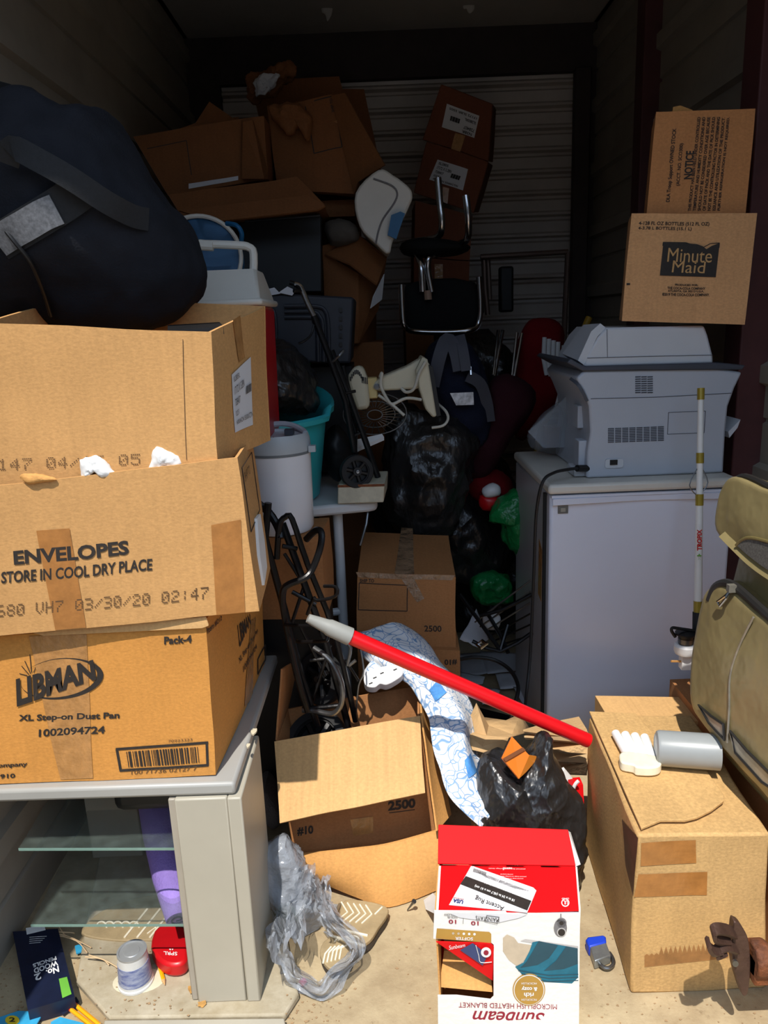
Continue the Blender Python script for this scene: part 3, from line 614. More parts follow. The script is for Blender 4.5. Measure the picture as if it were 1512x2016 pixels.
# printer
GP = mat('printer_grey', (178, 184, 194), 0.45, var=0.04, vs=4); GPD = mat('printer_dark_seam', (64, 68, 78), 0.5, var=0.1); GPL = mat('printer_light', (196, 200, 206), 0.45, var=0.03)
pr = thing('printer', 'grey multifunction printer on top of the white freezer', 'printer', (0.70, 2.12, fz)); PY = 1.955
def prism(mb, px, Y0, Y1, mt, taper=0.0):
    A = [P(u, v, Y0) for u, v in px]; D = Y1 - Y0; c = sum(A, V((0, 0, 0))) / len(A)
    B = [q + V((0, D, 0)) + (c - q) * taper for q in A]; k = len(A)
    mb.add(A + B, [list(range(k)), list(range(k, 2 * k))[::-1]] + [[i, k + i, k + (i + 1) % k, (i + 1) % k] for i in range(k)], mt, False)
m = MB(); prism(m, [(1155, 937), (1425, 925), (1429, 850), (1434, 800), (1447, 764), (1462, 733), (1400, 722), (1150, 730), (1135, 745), (1148, 770), (1160, 800), (1163, 850), (1157, 890)], PY, PY + 0.36, GP)
for i in range(len(m.v)):
    pass
zb = fz + 0.001
for i, q in enumerate(m.v):
    if q.z < zb + 0.03 and q.z < 0.83: m.v[i] = V((q.x, q.y, zb))
body = m.build('body', pr, bevel=0.006, sharp=30)
m = MB(); prism(m, [(1116, 714), (1148, 731), (1200, 730), (1462, 728), (1468, 719), (1410, 714), (1150, 721), (1124, 706)], PY - 0.008, PY + 0.37, GPD); m.build('scanner_seam', pr, bevel=0.003)
m = MB(); prism(m, [(1149, 723), (1405, 716), (1404, 700), (1394, 660), (1387, 641), (1194, 645), (1176, 664), (1156, 700)], PY + 0.002, PY + 0.30, GPL)
lid_ = m.build('document_feeder', pr, bevel=0.006)
m = MB(); A = [P(1150, 720, PY + 0.002), P(1178, 660, PY + 0.002)]; m.slab([P(1118, 705, PY + 0.12), P(1150, 719, PY + 0.004), P(1176, 662, PY + 0.004), P(1194, 646, PY + 0.01), P(1160, 648, PY + 0.16)], 0.02, GPL); m.build('feeder_side', pr)
def rrect(mb, cx, cz, w_, h_, r, y, t, mt):
    pts = []
    for sx, sz, a0 in ((1, 1, 0), (-1, 1, 90), (-1, -1, 180), (1, -1, 270)):
        for k_ in range(5):
            a = math.radians(a0 + k_ * 22.5); pts.append(V((cx + sx * (w_ / 2 - r) + r * math.cos(a), y, cz + sz * (h_ / 2 - r) + r * math.sin(a))))
    mb.slab(pts, t, mt, V((0, -1, 0)))
def pxb(u0, v0, u1, v1, Y):
    a, b = P(u0, v0, Y), P(u1, v1, Y); return (a.x + b.x) / 2, (a.z + b.z) / 2, abs(b.x - a.x), abs(a.z - b.z)
m = MB()
for r in range(9):
    for k_ in range(8):
        cx, cz, _, _ = pxb(1203 + k_ * 14 + 0, 844 + r * 3.3 - k_ * 0.5, 1203 + k_ * 14, 844 + r * 3.3 - k_ * 0.5, PY - 0.001); m.box((cx, PY - 0.0005, cz), (0.0155, 0.002, 0.0022), GPD)
m.build('vent_slots', pr); m = MB()
for r in range(8):
    for k_ in range(3):
        cx, cz, _, _ = pxb(1256 + k_ * 12, 742 + r * 4.4, 1256 + k_ * 12, 742 + r * 4.4, PY - 0.001); m.box((cx, PY - 0.0005, cz), (0.0135, 0.002, 0.0026), GPD)
m.build('vent_slots', pr)
m = MB(); cx, cz, a, b = pxb(1191, 904, 1226, 920, PY); rrect(m, cx, cz, a, b, 0.006, PY - 0.0005, 0.003, GPL); sw = m.build('switch_plate', pr)
m = MB(); cx, cz, a, b = pxb(1200, 905, 1214, 914, PY); m.box((cx, PY - 0.005, cz), (a, 0.005, b), BPL); m.build('rocker_switch', sw)
m = MB(); cx, cz, a, b = pxb(1316, 812, 1386, 852, PY); 
for dx, dz, w_, h_ in ((0, b / 2, a, 0.001), (0, -b / 2, a, 0.001), (-a / 2, 0, 0.001, b), (a / 2, 0, 0.001, b)): m.box((cx + dx, PY - 0.0006, cz + dz), (w_, 0.0012, h_), GPD)
m.tube([P(1163, 785, PY - 0.0006), P(1290, 782, PY - 0.0006), P(1440, 774, PY - 0.0006)], 0.0008, GPD, 5); m.build('panel_seam', pr)
m = MB()
m.box((P(1140, 900, PY + 0.06).x, PY + 0.06, zb + 0.012), (0.045, 0.08, 0.022), GPL); m.box((P(1146, 870, PY + 0.05).x, PY + 0.05, zb + 0.06), (0.03, 0.05, 0.07), GP); m.box((P(1140, 820, PY + 0.1).x, PY + 0.1, zb + 0.15), (0.02, 0.05, 0.06), GP); m.build('paper_tray', pr, bevel=0.003)
m = MB(); ribbon(m, [P(1123, 745, PY + 0.03), P(1140, 760, PY - 0.0), P(1156, 790, PY - 0.002)], 0.008, GPD); m.build('front_trim', pr)
m = MB(); m.slab([P(1434, 850, PY + 0.02), P(1458, 826, PY + 0.02), P(1452, 842, PY + 0.02), P(1436, 862, PY + 0.02)], 0.16, GPL, V((0, 1, 0))); m.build('rear_output_tray', pr)
m = MB(); pts = [P(1157, 922, PY + 0.01), P(1140, 922, PY - 0.01), P(1120, 924, PY - 0.02), P(1090, 931, fy0 + 0.0), P(1068, 950, fy0 - 0.02), P(1056, 1010, fy0 - 0.01), P(1052, 1100, fy0), P(1048, 1200, fy0), P(1043, 1300, fy0 - 0.02), P(1036, 1370, fy0 - 0.05), P(1030, 1440, fy0 - 0.05)]
m.tube(pts, 0.0042, BPL, 8, smooth=5); m.tube([P(1157, 922, PY + 0.008), P(1136, 922, PY - 0.012)], 0.009, BPL, 10); tag(m.build('power_cord'), 'black power cord from printer draped down the freezer side', 'cord')
# cartons on the printer
jm = carton('carton', 'tan juice carton with dark book logo, directly on the printer', 'box', [(1244, 420), (1491, 420), (1466, 640), (1224, 632)], (PY, PY - 0.03, PY), 0.20, K_J, 0.002, bd=V((0.055, 0.20, 0)))
ctext(jm, '4-128 FL OZ BOTTLES (512 FL OZ)', q4(1257, 436, 1396, 445, 0.006, sh=1), bold=0.02); ctext(jm, '4-3.78 L BOTTLES (15.1 L)', q4(1256, 446, 1361, 454, 0.006, sh=1), bold=0.02)
A_, n_ = face(jm, 'front')
LOGO = [(1299, 543), (1408, 546), (1416, 478)] + [(1416 - 26 * t, 478 + 2 + 10 * t * t) for t in (0.3, 0.6, 1.0)][:3] + [(1383, 484), (1372, 480), (1350, 478), (1306, 478)]
qs = [q + wob(q, jm.a, 5) + V((0, -0.0018, 0)) for q in onface(jm, 'front', LOGO)]; jm.m.add(qs, [list(range(len(qs)))], INK, True)
ctext(jm, 'Minute', [(1313, 516), (1400, 517), (1402, 490), (1316, 488)], mt=K_IN, bold=0.0, off=0.003); ctext(jm, 'Maid', [(1322, 537), (1386, 538), (1389, 515), (1325, 513)], mt=K_IN, bold=0.0, off=0.003)
lines(jm.m, jm, [((1306, 477), (1350, 477)), ((1350, 477), (1383, 487)), ((1383, 487), (1398, 479)), ((1398, 479), (1416, 478)), ((1306, 477), (1305, 484)), ((1416, 478), (1415, 488))], 1.6, INK)
for t_, px in (('PRODUCED FOR:', q4(1329, 559, 1374, 563, 0.01)), ('THE COCA-COLA COMPANY', q4(1314, 565, 1388, 570, 0.01)), ('ATLANTA, GA 30313 U.S.A.', q4(1315, 571, 1385, 576, 0.01)), ('\u00a92019 THE COCA-COLA COMPANY.', q4(1304, 577, 1396, 583, 0.01))): ctext(jm, t_, px, bold=0.03)
lines(jm.m, jm, [((1234, 559), (1241, 559))], 4, INK)
done(jm, bevel=0.004)
nz_ = face(jm, 'top')[0].z
nt = carton('carton', 'brown carton with sideways notice print, highest on the right', 'box', [(1291, 220), (1488, 213), (1468, 422), (1273, 422)], (PY + 0.015, PY + 0.0, PY + 0.02), 0.18, K_N, 0.002, bd=V((0.052, 0.18, 0)))
for t_, px in (('DLA Troop Support OWNED STOCK', q4(1316, 252, 1326, 397, 0, 90)), ('(ACCT. NO. SCO300)', q4(1333, 281, 1342, 365, 0, 90)), ('NOTICE', q4(1347, 296, 1363, 352, 0, 90))): 
    ctext(nt, t_, [(u + (400 - v) * 0.09 - 6, v) for u, v in px], bold=0.02 if t_ != 'NOTICE' else 0.03)
for i, t_ in enumerate(('THIS PRODUCT HAS BEEN HELD UNDER CONTROLLED', 'TEMPERATURE AND HUMIDITY CONDITIONS AND', 'SHOULD NOT BE CONSIDERED OVER AGE BECAUSE', 'OF DATE OF PACK AND THE DATE OF PICK SHOULD', 'NOT BE THE CONTROLLING FACTOR IN DETERMINING', 'ISSUANCE AND UTILIZATION OF THE PRODUCT.', 'FURTHER REFRIGERATION IS NOT REQUIRED.')):
    x_ = 1355 + i * 9.7; ctext(nt, t_, [(u + (415 - v) * 0.1 - 1, v) for u, v in q4(x_, 230, x_ + 6.2, 415, 0, 90)], bold=0.025)
done(nt, bevel=0.003)
m = MB(); q = onface(nt, 'front', [(1330, 218), (1332, 206), (1346, 203), (1370, 212), (1370, 217)]); m.slab([a + V((0, 0.02, 0)) for a in q], 0.004, K_A, V((0, 1, 0))); m.build('flap', nt.root)
# clear bin behind the printer, yellow pole
CLR = mat('clear_plastic', (170, 176, 184), 0.2, var=0.1, alpha=0.35)
m = MB(); m.slab([P(1040, 850, 2.2), P(1128, 770, 2.2), P(1150, 880, 2.2), P(1070, 882, 2.2)], 0.01, CLR, V((0, 1, 0))); m.inflate([(1036, 858), (1062, 822), (1100, 790), (1140, 768), (1150, 880), (1060, 890)], 2.32, 0.08, 0.05, CLR, 0.01, 10, 8)
tag(m.build('clear_plastic_bag'), 'crumpled clear plastic bag left of the printer on the freezer', 'bag')
m = MB(); m.box(P(1096, 858, 2.30), (0.07, 0.06, 0.06), K_D); tag(m.build('small_carton'), 'small brown box inside the clear bag beside the printer', 'box')
YELP = mat('yellow_pole_paint', (176, 140, 36), 0.45, var=0.2, vs=20)
m = MB(); A, B = P(1160, 625, 3.0), P(1064, 850, 2.92); m.tube([A, B, B + (B - A) * 0.9 + V((0.12, 0.1, 0))], 0.013, YELP, 12); tag(m.build('broom_pole'), 'yellow pole leaning behind the printer against the dark wall', 'pole')
# fishing rod
ROD = mat('rod_white', (226, 226, 222), 0.3, var=0.04); GOLD = mat('rod_gold_band', (164, 142, 52), 0.3, 0.3); CORK = mat('rod_grip', (28, 28, 30), 0.7)
A, B = P(1380, 762, 1.86), P(1371, 1430, 1.72); rod = thing('fishing_rod', 'white fishing rod with gold bands leaning on the freezer', 'fishing rod', P(1371, 1500, 1.70))
def ry(v): return A.lerp(B, (v - 762) / (1430 - 762))
m = MB(); m.tube([ry(764), ry(1215)], [0.0066, 0.0098], ROD, 14); bl = m.build('blank', rod)
for v0, v1 in ((764, 786), (888, 908), (968, 990), (1178, 1200)):
    m = MB(); m.tube([ry(v0), ry(v1)], 0.0085 + 0.0022 * (v0 - 764) / 430, GOLD, 14); m.build('band', rod)
m = MB(); m.tube([ry(1200), ry(1275)], 0.0125, CORK, 14); m.build('fore_grip', rod); m = MB(); m.tube([ry(1275), ry(1430)], 0.008, CORK, 12); m.tube([ry(1340), ry(1430)], 0.012, CORK, 12); m.tube([ry(1430), ry(1620)], 0.012, CORK, 12); m.build('handle', rod)
m = MB(); c0 = ry(945); m.tube([ry(910) , c0 + V((-0.026, -0.004, -0.005)), ry(975)], 0.0014, STL, 6, smooth=4); m.tube([ry(910), c0 + V((0.018, -0.004, 0)), ry(970)], 0.0014, STL, 6, smooth=4); m.build('line_guide', rod)
m = MB(); q0 = ry(1100)
quad = [P(u, v, A.lerp(B, 0.45).y - 0.0112) for u, v in ((1382, 1084), (1382, 1042), (1372, 1042), (1372, 1084))]; m.text('TROPIX', quad, REDP, 0.0004, 0.04); quad = [P(u, v, A.lerp(B, 0.5).y - 0.0112) for u, v in q4(1372, 1090, 1381, 1104)]; m.text('*', quad, GRN, 0.0004, 0.05); o = m.build('lettering', bl); o['label'] = 'red sideways lettering'
rl = MB(); c0 = P(1350, 1262, ry(1262).y - 0.01)
rl.lathe([(0.018, -0.012), (0.022, -0.010), (0.022, -0.004), (0.018, 0.0), (0.018, 0.02), (0.020, 0.024), (0.026, 0.026), (0.026, 0.030), (0.012, 0.034), (0, 0.034)], c0 + V((0, 0, -0.008)), BPL, n=24)
reel = rl.build('reel', rod)
m = MB(); m.lathe([(0.024, -0.02), (0.027, -0.012), (0.027, 0.0), (0.0225, 0.006)], c0 + V((0, 0, -0.012)), WPL, n=24); m.lathe([(0.0185, 0.004), (0.0185, 0.016)], c0 + V((0, 0, -0.008)), STL, n=24); m.box(c0 + V((0.003, 0, -0.05)), (0.026, 0.022, 0.045), WPL); m.tube([c0 + V((0.0, 0, -0.05)), ry(1262) + V((0, 0, -0.01)), ry(1250)], 0.006, WPL, 8); m.build('reel_body', reel)
m = MB(); m.tube([c0 + V((-0.026, 0, 0.012)), c0 + V((-0.036, 0, 0.028)), c0 + V((-0.034, 0, 0.036)), c0 + V((-0.02, 0, 0.034)), c0 + V((0.02, 0, 0.026))], 0.004, BPL, 8, smooth=4); m.build('bail', reel); m = MB(); m.tube([c0 + V((0.0, 0, -0.054)), c0 + V((-0.035, -0.005, -0.05))], 0.003, K_A, 6); m.build('crank', reel)
# suitcase
OLV = mat('olive_fabric', (142, 128, 88), 0.33, 0.15, var=0.1, vs=5, bump=0.3, bs=5, spec=0.7, bdist=0.06); OLD = mat('olive_piping', (110, 98, 60), 0.4); MESH = mat('grey_mesh', (86, 84, 80), 0.6, var=0.5, vs=300); ZIP = mat('zip_black', (34, 33, 32), 0.45); SILV = mat('silver_trim', (150, 146, 134), 0.3, 0.5, var=0.3, vs=20)
B0, B1, T0 = P(1366, 1425, 1.47), P(1545, 1632, 1.17), P(1436, 890, 1.50)
e1 = (B1 - B0).normalized(); e2 = (T0 - B0); e2 = (e2 - e1 * e2.dot(e1)); Hs = e2.length; e2.normalize(); nn = e1.cross(e2).normalized()
if nn.dot(CAM - B0) < 0: nn = -nn
Ws = 0.40
su = thing('suitcase', 'olive green upright suitcase at the right edge beside the freezer', 'suitcase', B0 + e1 * 0.2 - e2 * 0.02)
def pxab(px, d=0.0):
    out = []
    for u, v in px:
        q = PP(u, v, B0 + nn * d, nn) - B0; out.append((q.dot(e1), q.dot(e2)))
    return out
def s2(loop, k=4):
    q = spline([V((a, b, 0)) for a, b in loop], k, True); return [(p.x, p.y) for p in q]
def sq(i, j, d): return B0 + e1 * (i * Ws) + e2 * (j * Hs) + nn * d
def rr(w0, w1, h0, h1, r, k=6):
    out = []
    for cx, cy, a0 in ((w1 - r, h1 - r, 0), (w0 + r, h1 - r, 90), (w0 + r, h0 + r, 180), (w1 - r, h0 + r, 270)):
        for t in range(k + 1):
            a = math.radians(a0 + 90 * t / k); out.append((cx + r * math.cos(a), cy + r * math.sin(a)))
    return out
def puff(mb, loop, d0, d1, mt, steps=5, bul=0.6, inner=0.75):
    c = (sum(a for a, b in loop) / len(loop), sum(b for a, b in loop) / len(loop)); k = len(loop); vs = []; L = []
    for t in range(steps + 1):
        f = t / steps; s_ = 1 - (1 - inner) * (1 - math.sqrt(max(0, 1 - f * f))) if t < steps else inner
        L.append((s_, d0 + (d1 - d0) * math.sin(f * math.pi / 2)))
    L += [(inner * 0.5, d1 + 0.004), (0.001, d1 + 0.005)]
    for s_, d in L:
        vs += [B0 + e1 * (c[0] + (a - c[0]) * s_) + e2 * (c[1] + (b - c[1]) * s_) + nn * d for a, b in loop]
    fs = [[j * k + i, j * k + (i + 1) % k, (j + 1) * k + (i + 1) % k, (j + 1) * k + i] for j in range(len(L) - 1) for i in range(k)] + [list(range(k))[::-1]]
    mb.add(vs, fs, mt)
m = MB(); puff(m, rr(0, Ws, 0, Hs, 0.075), -0.12, 0.0, OLV, inner=0.93); m.build('shell', su)
def rl_(loop, d, r, mt, closed=True):
    m = MB(); m.tube([B0 + e1 * a + e2 * b + nn * d for a, b in loop], r, mt, 8, closed=closed, smooth=0 if closed else 4); return m
rl_(rr(0.003, Ws - 0.003, 0.003, Hs - 0.003, 0.074), -0.014, 0.006, OLD).build('piping', su)
FPX_ = [(1394, 1190), (1404, 1160), (1425, 1144), (1450, 1150), (1500, 1192), (1560, 1250), (1600, 1400), (1580, 1610), (1512, 1556), (1440, 1478), (1396, 1426), (1374, 1385), (1374, 1310), (1382, 1250)]
fl_ = s2(pxab(FPX_, 0.02)); m = MB(); puff(m, fl_, -0.002, 0.042, OLV, 8, inner=0.86); pk = m.build('front_pocket', su, sharp=60)
rl_(pxab([(1398, 1182), (1408, 1158), (1426, 1148), (1450, 1156), (1500, 1200), (1570, 1264)], 0.036), 0.036, 0.0085, ZIP, False).build('zipper', pk)
rl_(pxab([(1393, 1192), (1383, 1246), (1375, 1310), (1374, 1384)], 0.03), 0.030, 0.0028, SILV, False).build('zip_trim', pk)
rl_(pxab([(1484, 1215), (1456, 1272), (1438, 1330), (1436, 1395), (1432, 1462)], 0.047), 0.0475, 0.0022, SILV, False).build('seam', pk)
for px in ([(1376, 1388), (1400, 1410), (1424, 1426), (1426, 1456), (1396, 1424)], [(1438, 1440), (1470, 1478), (1520, 1528), (1530, 1560), (1500, 1540), (1448, 1482)]):
    m = MB(); m.slab([PP(u, v, B0 + nn * 0.046, nn) for u, v in px], 0.003, SILV, nn); sp_ = m.build('silver_panel', pk)
    rl_(pxab(px, 0.049), 0.049, 0.003, ZIP).build('panel_border', sp_)
TPX_ = [(1428, 1045), (1430, 990), (1443, 952), (1466, 936), (1520, 958), (1590, 1000), (1600, 1180), (1512, 1122), (1472, 1090)]
tl_ = s2(pxab(TPX_, 0.01)); m = MB(); puff(m, tl_, -0.002, 0.035, OLV, 8, inner=0.86); pk2 = m.build('top_pocket', su, sharp=60)
rl_(pxab([(1429, 1040), (1431, 990), (1444, 954), (1467, 939), (1520, 962), (1590, 1004)], 0.022), 0.022, 0.007, ZIP, False).build('zipper', pk2)
m = MB(); m.slab([PP(u, v, B0 + nn * 0.040, nn) for u, v in ((1452, 1072), (1462, 1064), (1480, 1061), (1520, 1072), (1560, 1090), (1560, 1150), (1500, 1112), (1472, 1090))], 0.004, MESH, nn); m.build('mesh_panel', pk2)
rl_(pxab([(1450, 1074), (1461, 1063), (1480, 1059), (1520, 1069), (1560, 1087)], 0.043), 0.043, 0.0035, OLD, False).build('mesh_border', pk2)
m = MB(); ribbon(m, [PP(u, v, B0 + nn * 0.038, nn) for u, v in ((1424, 1052), (1446, 1074), (1480, 1106), (1520, 1134), (1570, 1160))], 0.018, OLV, None, 0.006); m.build('lower_band', pk2)
zc_ = PP(1440, 1158, B0 + nn * 0.048, nn)
m = MB(); m.box(zc_, (0.014, 0.012, 0.014), SILV); m.tube([zc_, zc_ + nn * 0.008 - e2 * 0.016, zc_ + nn * 0.004 - e2 * 0.04 - e1 * 0.024, zc_ + nn * 0.004 - e2 * 0.044 - e1 * 0.014, zc_ + nn * 0.008 - e2 * 0.018 + e1 * 0.004], 0.003, CHR, 8, closed=True); m.build('zipper_pull', pk)
m = MB(); m.tube([sq(0.16, 1.0, -0.05), sq(0.17, 1.035, -0.05), sq(0.5, 1.045, -0.05), sq(0.55, 1.0, -0.05)], 0.014, OLV, 10, smooth=3); m.build('top_handle', su)
for j in (0.5, 0.8):
    m = MB(); m.tube([sq(j, 0.0, -0.10) - e1 * 0.01, sq(j, 0.0, -0.10) + e1 * 0.01], 0.018, RUB, 14); m.build('wheel', su)
sb = min((B0 - e2 * 0.04).z, (B0 + e1 * Ws - e2 * 0.04).z)
m = MB(); m.hexa([V((0.715, 1.22, 0)), V((0.99, 1.22, 0)), V((0.99, 1.80, 0)), V((0.715, 1.80, 0)), V((0.715, 1.22, 0.30)), V((0.99, 1.22, 0.30)), V((0.99, 1.80, 0.30)), V((0.715, 1.80, 0.30))], K_D, 4, 0.002); tag(m.build('carton'), 'dark brown carton under the olive suitcase behind the big kraft box', 'box')
# big kraft box in front
rb = carton('carton', 'big worn kraft box at bottom right holding the lamp tubes', 'box', [(1255, 1645), (1516, 1640), (1506, 1946), (1240, 1955)], (1.156, 1.156, 1.156), 0.42, K_E, 0.004, bd=F(1160, 1411, 0.335) - F(1255, 1645, 0.335) , bottom_z=0.001)
done(rb, bevel=0.005)
part_strip('tape', rb, [(1262, 1660), (1368, 1654), (1370, 1700), (1262, 1706)], TAPE); part_strip('tape', rb, [(1258, 1722), (1392, 1718), (1391, 1763), (1250, 1768)], TAPE)
WET = mat('water_stain', (160, 112, 62), 0.8, var=0.35, vs=30, alpha=0.75)
m = MB(); A_, n_ = face(rb, 'front')
for i in range(18):
    x0 = 1268 + i * 9.2; y0 = 1880 - i * 0.9; q = [PP(u, v, A_, n_) for u, v in ((x0, y0 + 22 - i * 0.3), (x0 + 9.4, y0 + 21 - i * 0.3), (x0 + 9.4, y0), (x0 + 4.6, y0 - (15 if i > 2 else 4)), (x0, y0))]; m.add([a + wob(a, rb.a, 5) + V((0, -0.0012, 0)) for a in q], [[0, 1, 2, 3, 4]], WET, True)
o = m.build('stained_band', rb.root); o['label'] = 'saw toothed brown water stain'
part_strip('tape', rb, [(1226, 1612), (1257, 1650), (1250, 1768), (1233, 1705)], mat('old_tape', (104, 72, 54), 0.3, var=0.3, vs=40), 'left', label='dark old tape over the corner')
A_, n_ = face(rb, 'top'); m = MB(); tp = [PP(u, v, A_, n_) + V((0, 0, 0.010)) for u, v in ((1160, 1408), (1250, 1412), (1340, 1510), (1384, 1516), (1425, 1576), (1424, 1586), (1400, 1604), (1372, 1618), (1348, 1624), (1300, 1624), (1262, 1640))]
m.slab(tp, 0.005, K_E, V((0, 0, -1))); m.build('top_flap', rb.root, bevel=0.001)
topz = A_.z + 0.011
# lamp with four tubes
lp = thing('compact_fluorescent_lamp', 'white four tube lamp lying on the big kraft box', 'lamp', F(1255, 1490, topz)); LW = mat('lamp_white', (236, 236, 232), 0.25, var=0.03); LBs = mat('lamp_base', (232, 226, 200), 0.4, var=0.1, vs=40)
for k_ in range(4):
    a, b = F(1212 + k_ * 19, 1444 + k_ * 2.5, topz + 0.010), F(1236 + k_ * 17, 1488 + k_ * 2.5, topz + 0.010); m = MB(); d = (b - a).normalized(); m.tube([a - d * 0.004, a - d * 0.002, a, b], [0.003, 0.0075, 0.009, 0.009], LW, 14); m.build('tube', lp)
m = MB(); pts = [F(u, v, topz + 0.020) for u, v in ((1221, 1482), (1240, 1479), (1290, 1487), (1302, 1494), (1300, 1506), (1284, 1511), (1255, 1510), (1246, 1505), (1226, 1501), (1220, 1493))]; m.slab(spline(pts, 3, True), 0.020, LBs, V((0, 0, -1))); o = m.build('lamp_base', lp, bevel=0.003)
for k_ in range(2):
    m = MB(); q = F(1262 + k_ * 12, 1510, topz + 0.012); m.tube([q, q + V((0, -0.008, 0))], 0.002, CHR, 8); m.build('pin', lp)
GJ = mat('grey_pvc', (146, 150, 150), 0.35, var=0.06, vs=10)
a, b = F(1290, 1472, topz + 0.034), F(1415, 1481, topz + 0.034); m = MB(); d = (b - a); L = d.length; m.lathe([(0.020, 0.002), (0.026, 0.0), (0.0325, 0.003), (0.0345, 0.008), (0.0345, L)], a, GJ, d, n=36)
gj = thing('canister', 'grey plastic canister lying on the big kraft box beside lamp', 'canister', F(1350, 1490, topz)); m.build('body', gj)
m = MB(); m.lathe([(0.0, 0.004), (0.023, 0.004), (0.025, 0.001)], a, mat('foil_end', (170, 172, 174), 0.3, 0.6, var=0.4, vs=60, bump=0.6, bs=60), d, n=30); m.build('end_seal', gj)
rp_ = carton('carton', 'kraft box with red lettering behind the big kraft box', 'box', [(1200, 1418), (1380, 1420), (1380, 1520), (1200, 1520)], (1.62, 1.62, 1.62), 0.12, K_IN, 0.001, bottom_z=0.001)
ctext(rp_, 'CENTURY', [(1250, 1447), (1400, 1446), (1400, 1423), (1250, 1424)], mt=mat('red_ink', (176, 34, 36), 0.6), bold=0.04); done(rp_)
# red and white blanket box
WB = mat('white_card_print', (228, 226, 220), 0.45, var=0.03, vs=10, bump=0.1, bs=100); MAR = mat('maroon_print', (140, 26, 50), 0.5); GLD = mat('gold_print', (176, 136, 62), 0.5, var=0.1); TBL = mat('teal_print', (24, 104, 126), 0.6, var=0.25, vs=20); TBD = mat('teal_dark_print', (34, 74, 88), 0.6, var=0.2); GRY = mat('grey_print', (120, 118, 120), 0.5, var=0.2); LGRY = mat('light_grey_print', (186, 182, 178), 0.5); BEI = mat('beige_print', (190, 174, 150), 0.6, var=0.12, vs=30); BRN = mat('inner_board_dark', (120, 78, 44), 0.8, var=0.1)
bk = thing('blanket_box', 'torn red and white blanket box at the bottom front', 'box', (0.182, 1.155, 0.002))
zt = 0.247; fA, fB = F(855, 1795, zt), F(1142, 1798, zt); tB, tA = F(1133, 1706, zt), F(862, 1702, zt)
fy = (fA.y + fB.y) / 2; fA.y = fB.y = fy
f0, f1 = V((fA.x + 0.006, fy - 0.004, 0.002)), V((fB.x - 0.004, fy - 0.004, 0.002)); b0, b1 = V((tA.x, tA.y, 0.002)), V((tB.x, tB.y, 0.002))
class BC: pass
bc = BC(); bc.p = [f0, f1, b1, b0, fA, fB, tB, tA]; bc.a = 0.0; bc.root = bk; bc.m = MB()
# front panel has a torn-out window: build it from strips around the hole
Af, nf = face(bc, 'front'); nf = -nf if nf.dot(CAM - Af) < 0 else nf
def fp(u, v, d=0.0): return PP(u, v, Af, nf) + nf * d
m = MB()
hole = [(853, 1848), (860, 1850), (970, 1855), (972, 1862), (972, 1962), (968, 1968), (900, 1960), (862, 1960)]
fl = [(855, 1795), (1142, 1798), (1136, 2160), (866, 2160), (862, 1962), (900, 1962), (966, 1970), (972, 1964), (972, 1860), (966, 1855), (853, 1848)]
vs = [fp(u, v) for u, v in fl]; t_ = -nf * 0.004
m.add(vs + [q + t_ for q in vs], [list(range(len(vs))), list(range(len(vs), 2 * len(vs)))[::-1]] + [[i, (i + 1) % len(vs), len(vs) + (i + 1) % len(vs), len(vs) + i] for i in range(len(vs))], WB, True)
for i, q in enumerate(m.v):
    if q.z < 0.0: m.v[i] = V((q.x, q.y, 0.002))
bc.m = m
def inset(*pts):
    pts = [V(p) for p in pts]; m.slab(pts, 0.003, WB)
m.slab([b0, b1, tB, tA], 0.003, RED); m.slab([f1, b1, tB, fB], 0.003, WB); m.slab([f0, f1, b1, b0], 0.003, K_A)
m.slab([f0 + V((0, 0.004, 0)), b0, tA, fA + V((0, 0.004, 0))], 0.003, K_A); m.slab([fA, fB, tB, tA], 0.003, RED, V((0, 0, -1)))
def ftri(pts, mt, off, mb=m):
    q = [fp(u, v, off) for u, v in pts]; mb.add(q, [list(range(len(q)))], mt, True)
def circ(u, v, r, k=24): return [(u + r * math.cos(2 * math.pi * i / k), v + r * math.sin(2 * math.pi * i / k)) for i in range(k)]
OFF = 0.0008
ftri([(860, 1827), (963, 1834), (967, 1838), (967, 1856), (858, 1847)], GLD, OFF)
for i in range(5): ftri(circ(892 + i * 10.5, 1836.5 + i * 0.4, 2.5), WHT if i > 1 else BEI, OFF * 1.6)
def ft(s_, px, mt, bold=0.02, shear=0.0, off=OFF * 2): m.text(s_, [fp(u, v, 0) for u, v in px], mt, off, bold, shear)
ft('SOFTER', q4(896, 1843, 931, 1849, 0.03, 180), WHT)
ft('10', q4(883, 1809, 898, 1817, 0.03, 180), MAR); ft('10', q4(927, 1812, 942, 1820, 0.03, 180), MAR); ft('AUTO-OFF', q4(874, 1797, 906, 1801, 0.03, 180), GRY); ft('HOUR', q4(880, 1802, 900, 1806, 0.03, 180), GRY); ft('HEAT', q4(922, 1803, 940, 1806, 0.03, 180), GRY); ft('SETTINGS', q4(920, 1799, 945, 1802, 0.03, 180), GRY)
ftri([(912, 1798), (913, 1798), (912, 1818), (911, 1818)], GRY, OFF)
# controller
ftri([(1103, 1798), (1105, 1798), (1105, 1812), (1103, 1812)], GRY, OFF); ftri([(1092 + 13 * math.cos(t) + 11, 1826 + 18 * math.sin(t)) for t in [i * 0.35 for i in range(18)]], GRY, OFF * 1.3); ftri(circ(1105, 1816, 10), GRY, OFF * 1.3); ftri(circ(1105, 1816, 4), INK, OFF * 2); ftri(circ(1105, 1834, 9), LGRY, OFF * 2); ftri(circ(1105, 1834, 7), INK, OFF * 2.6)
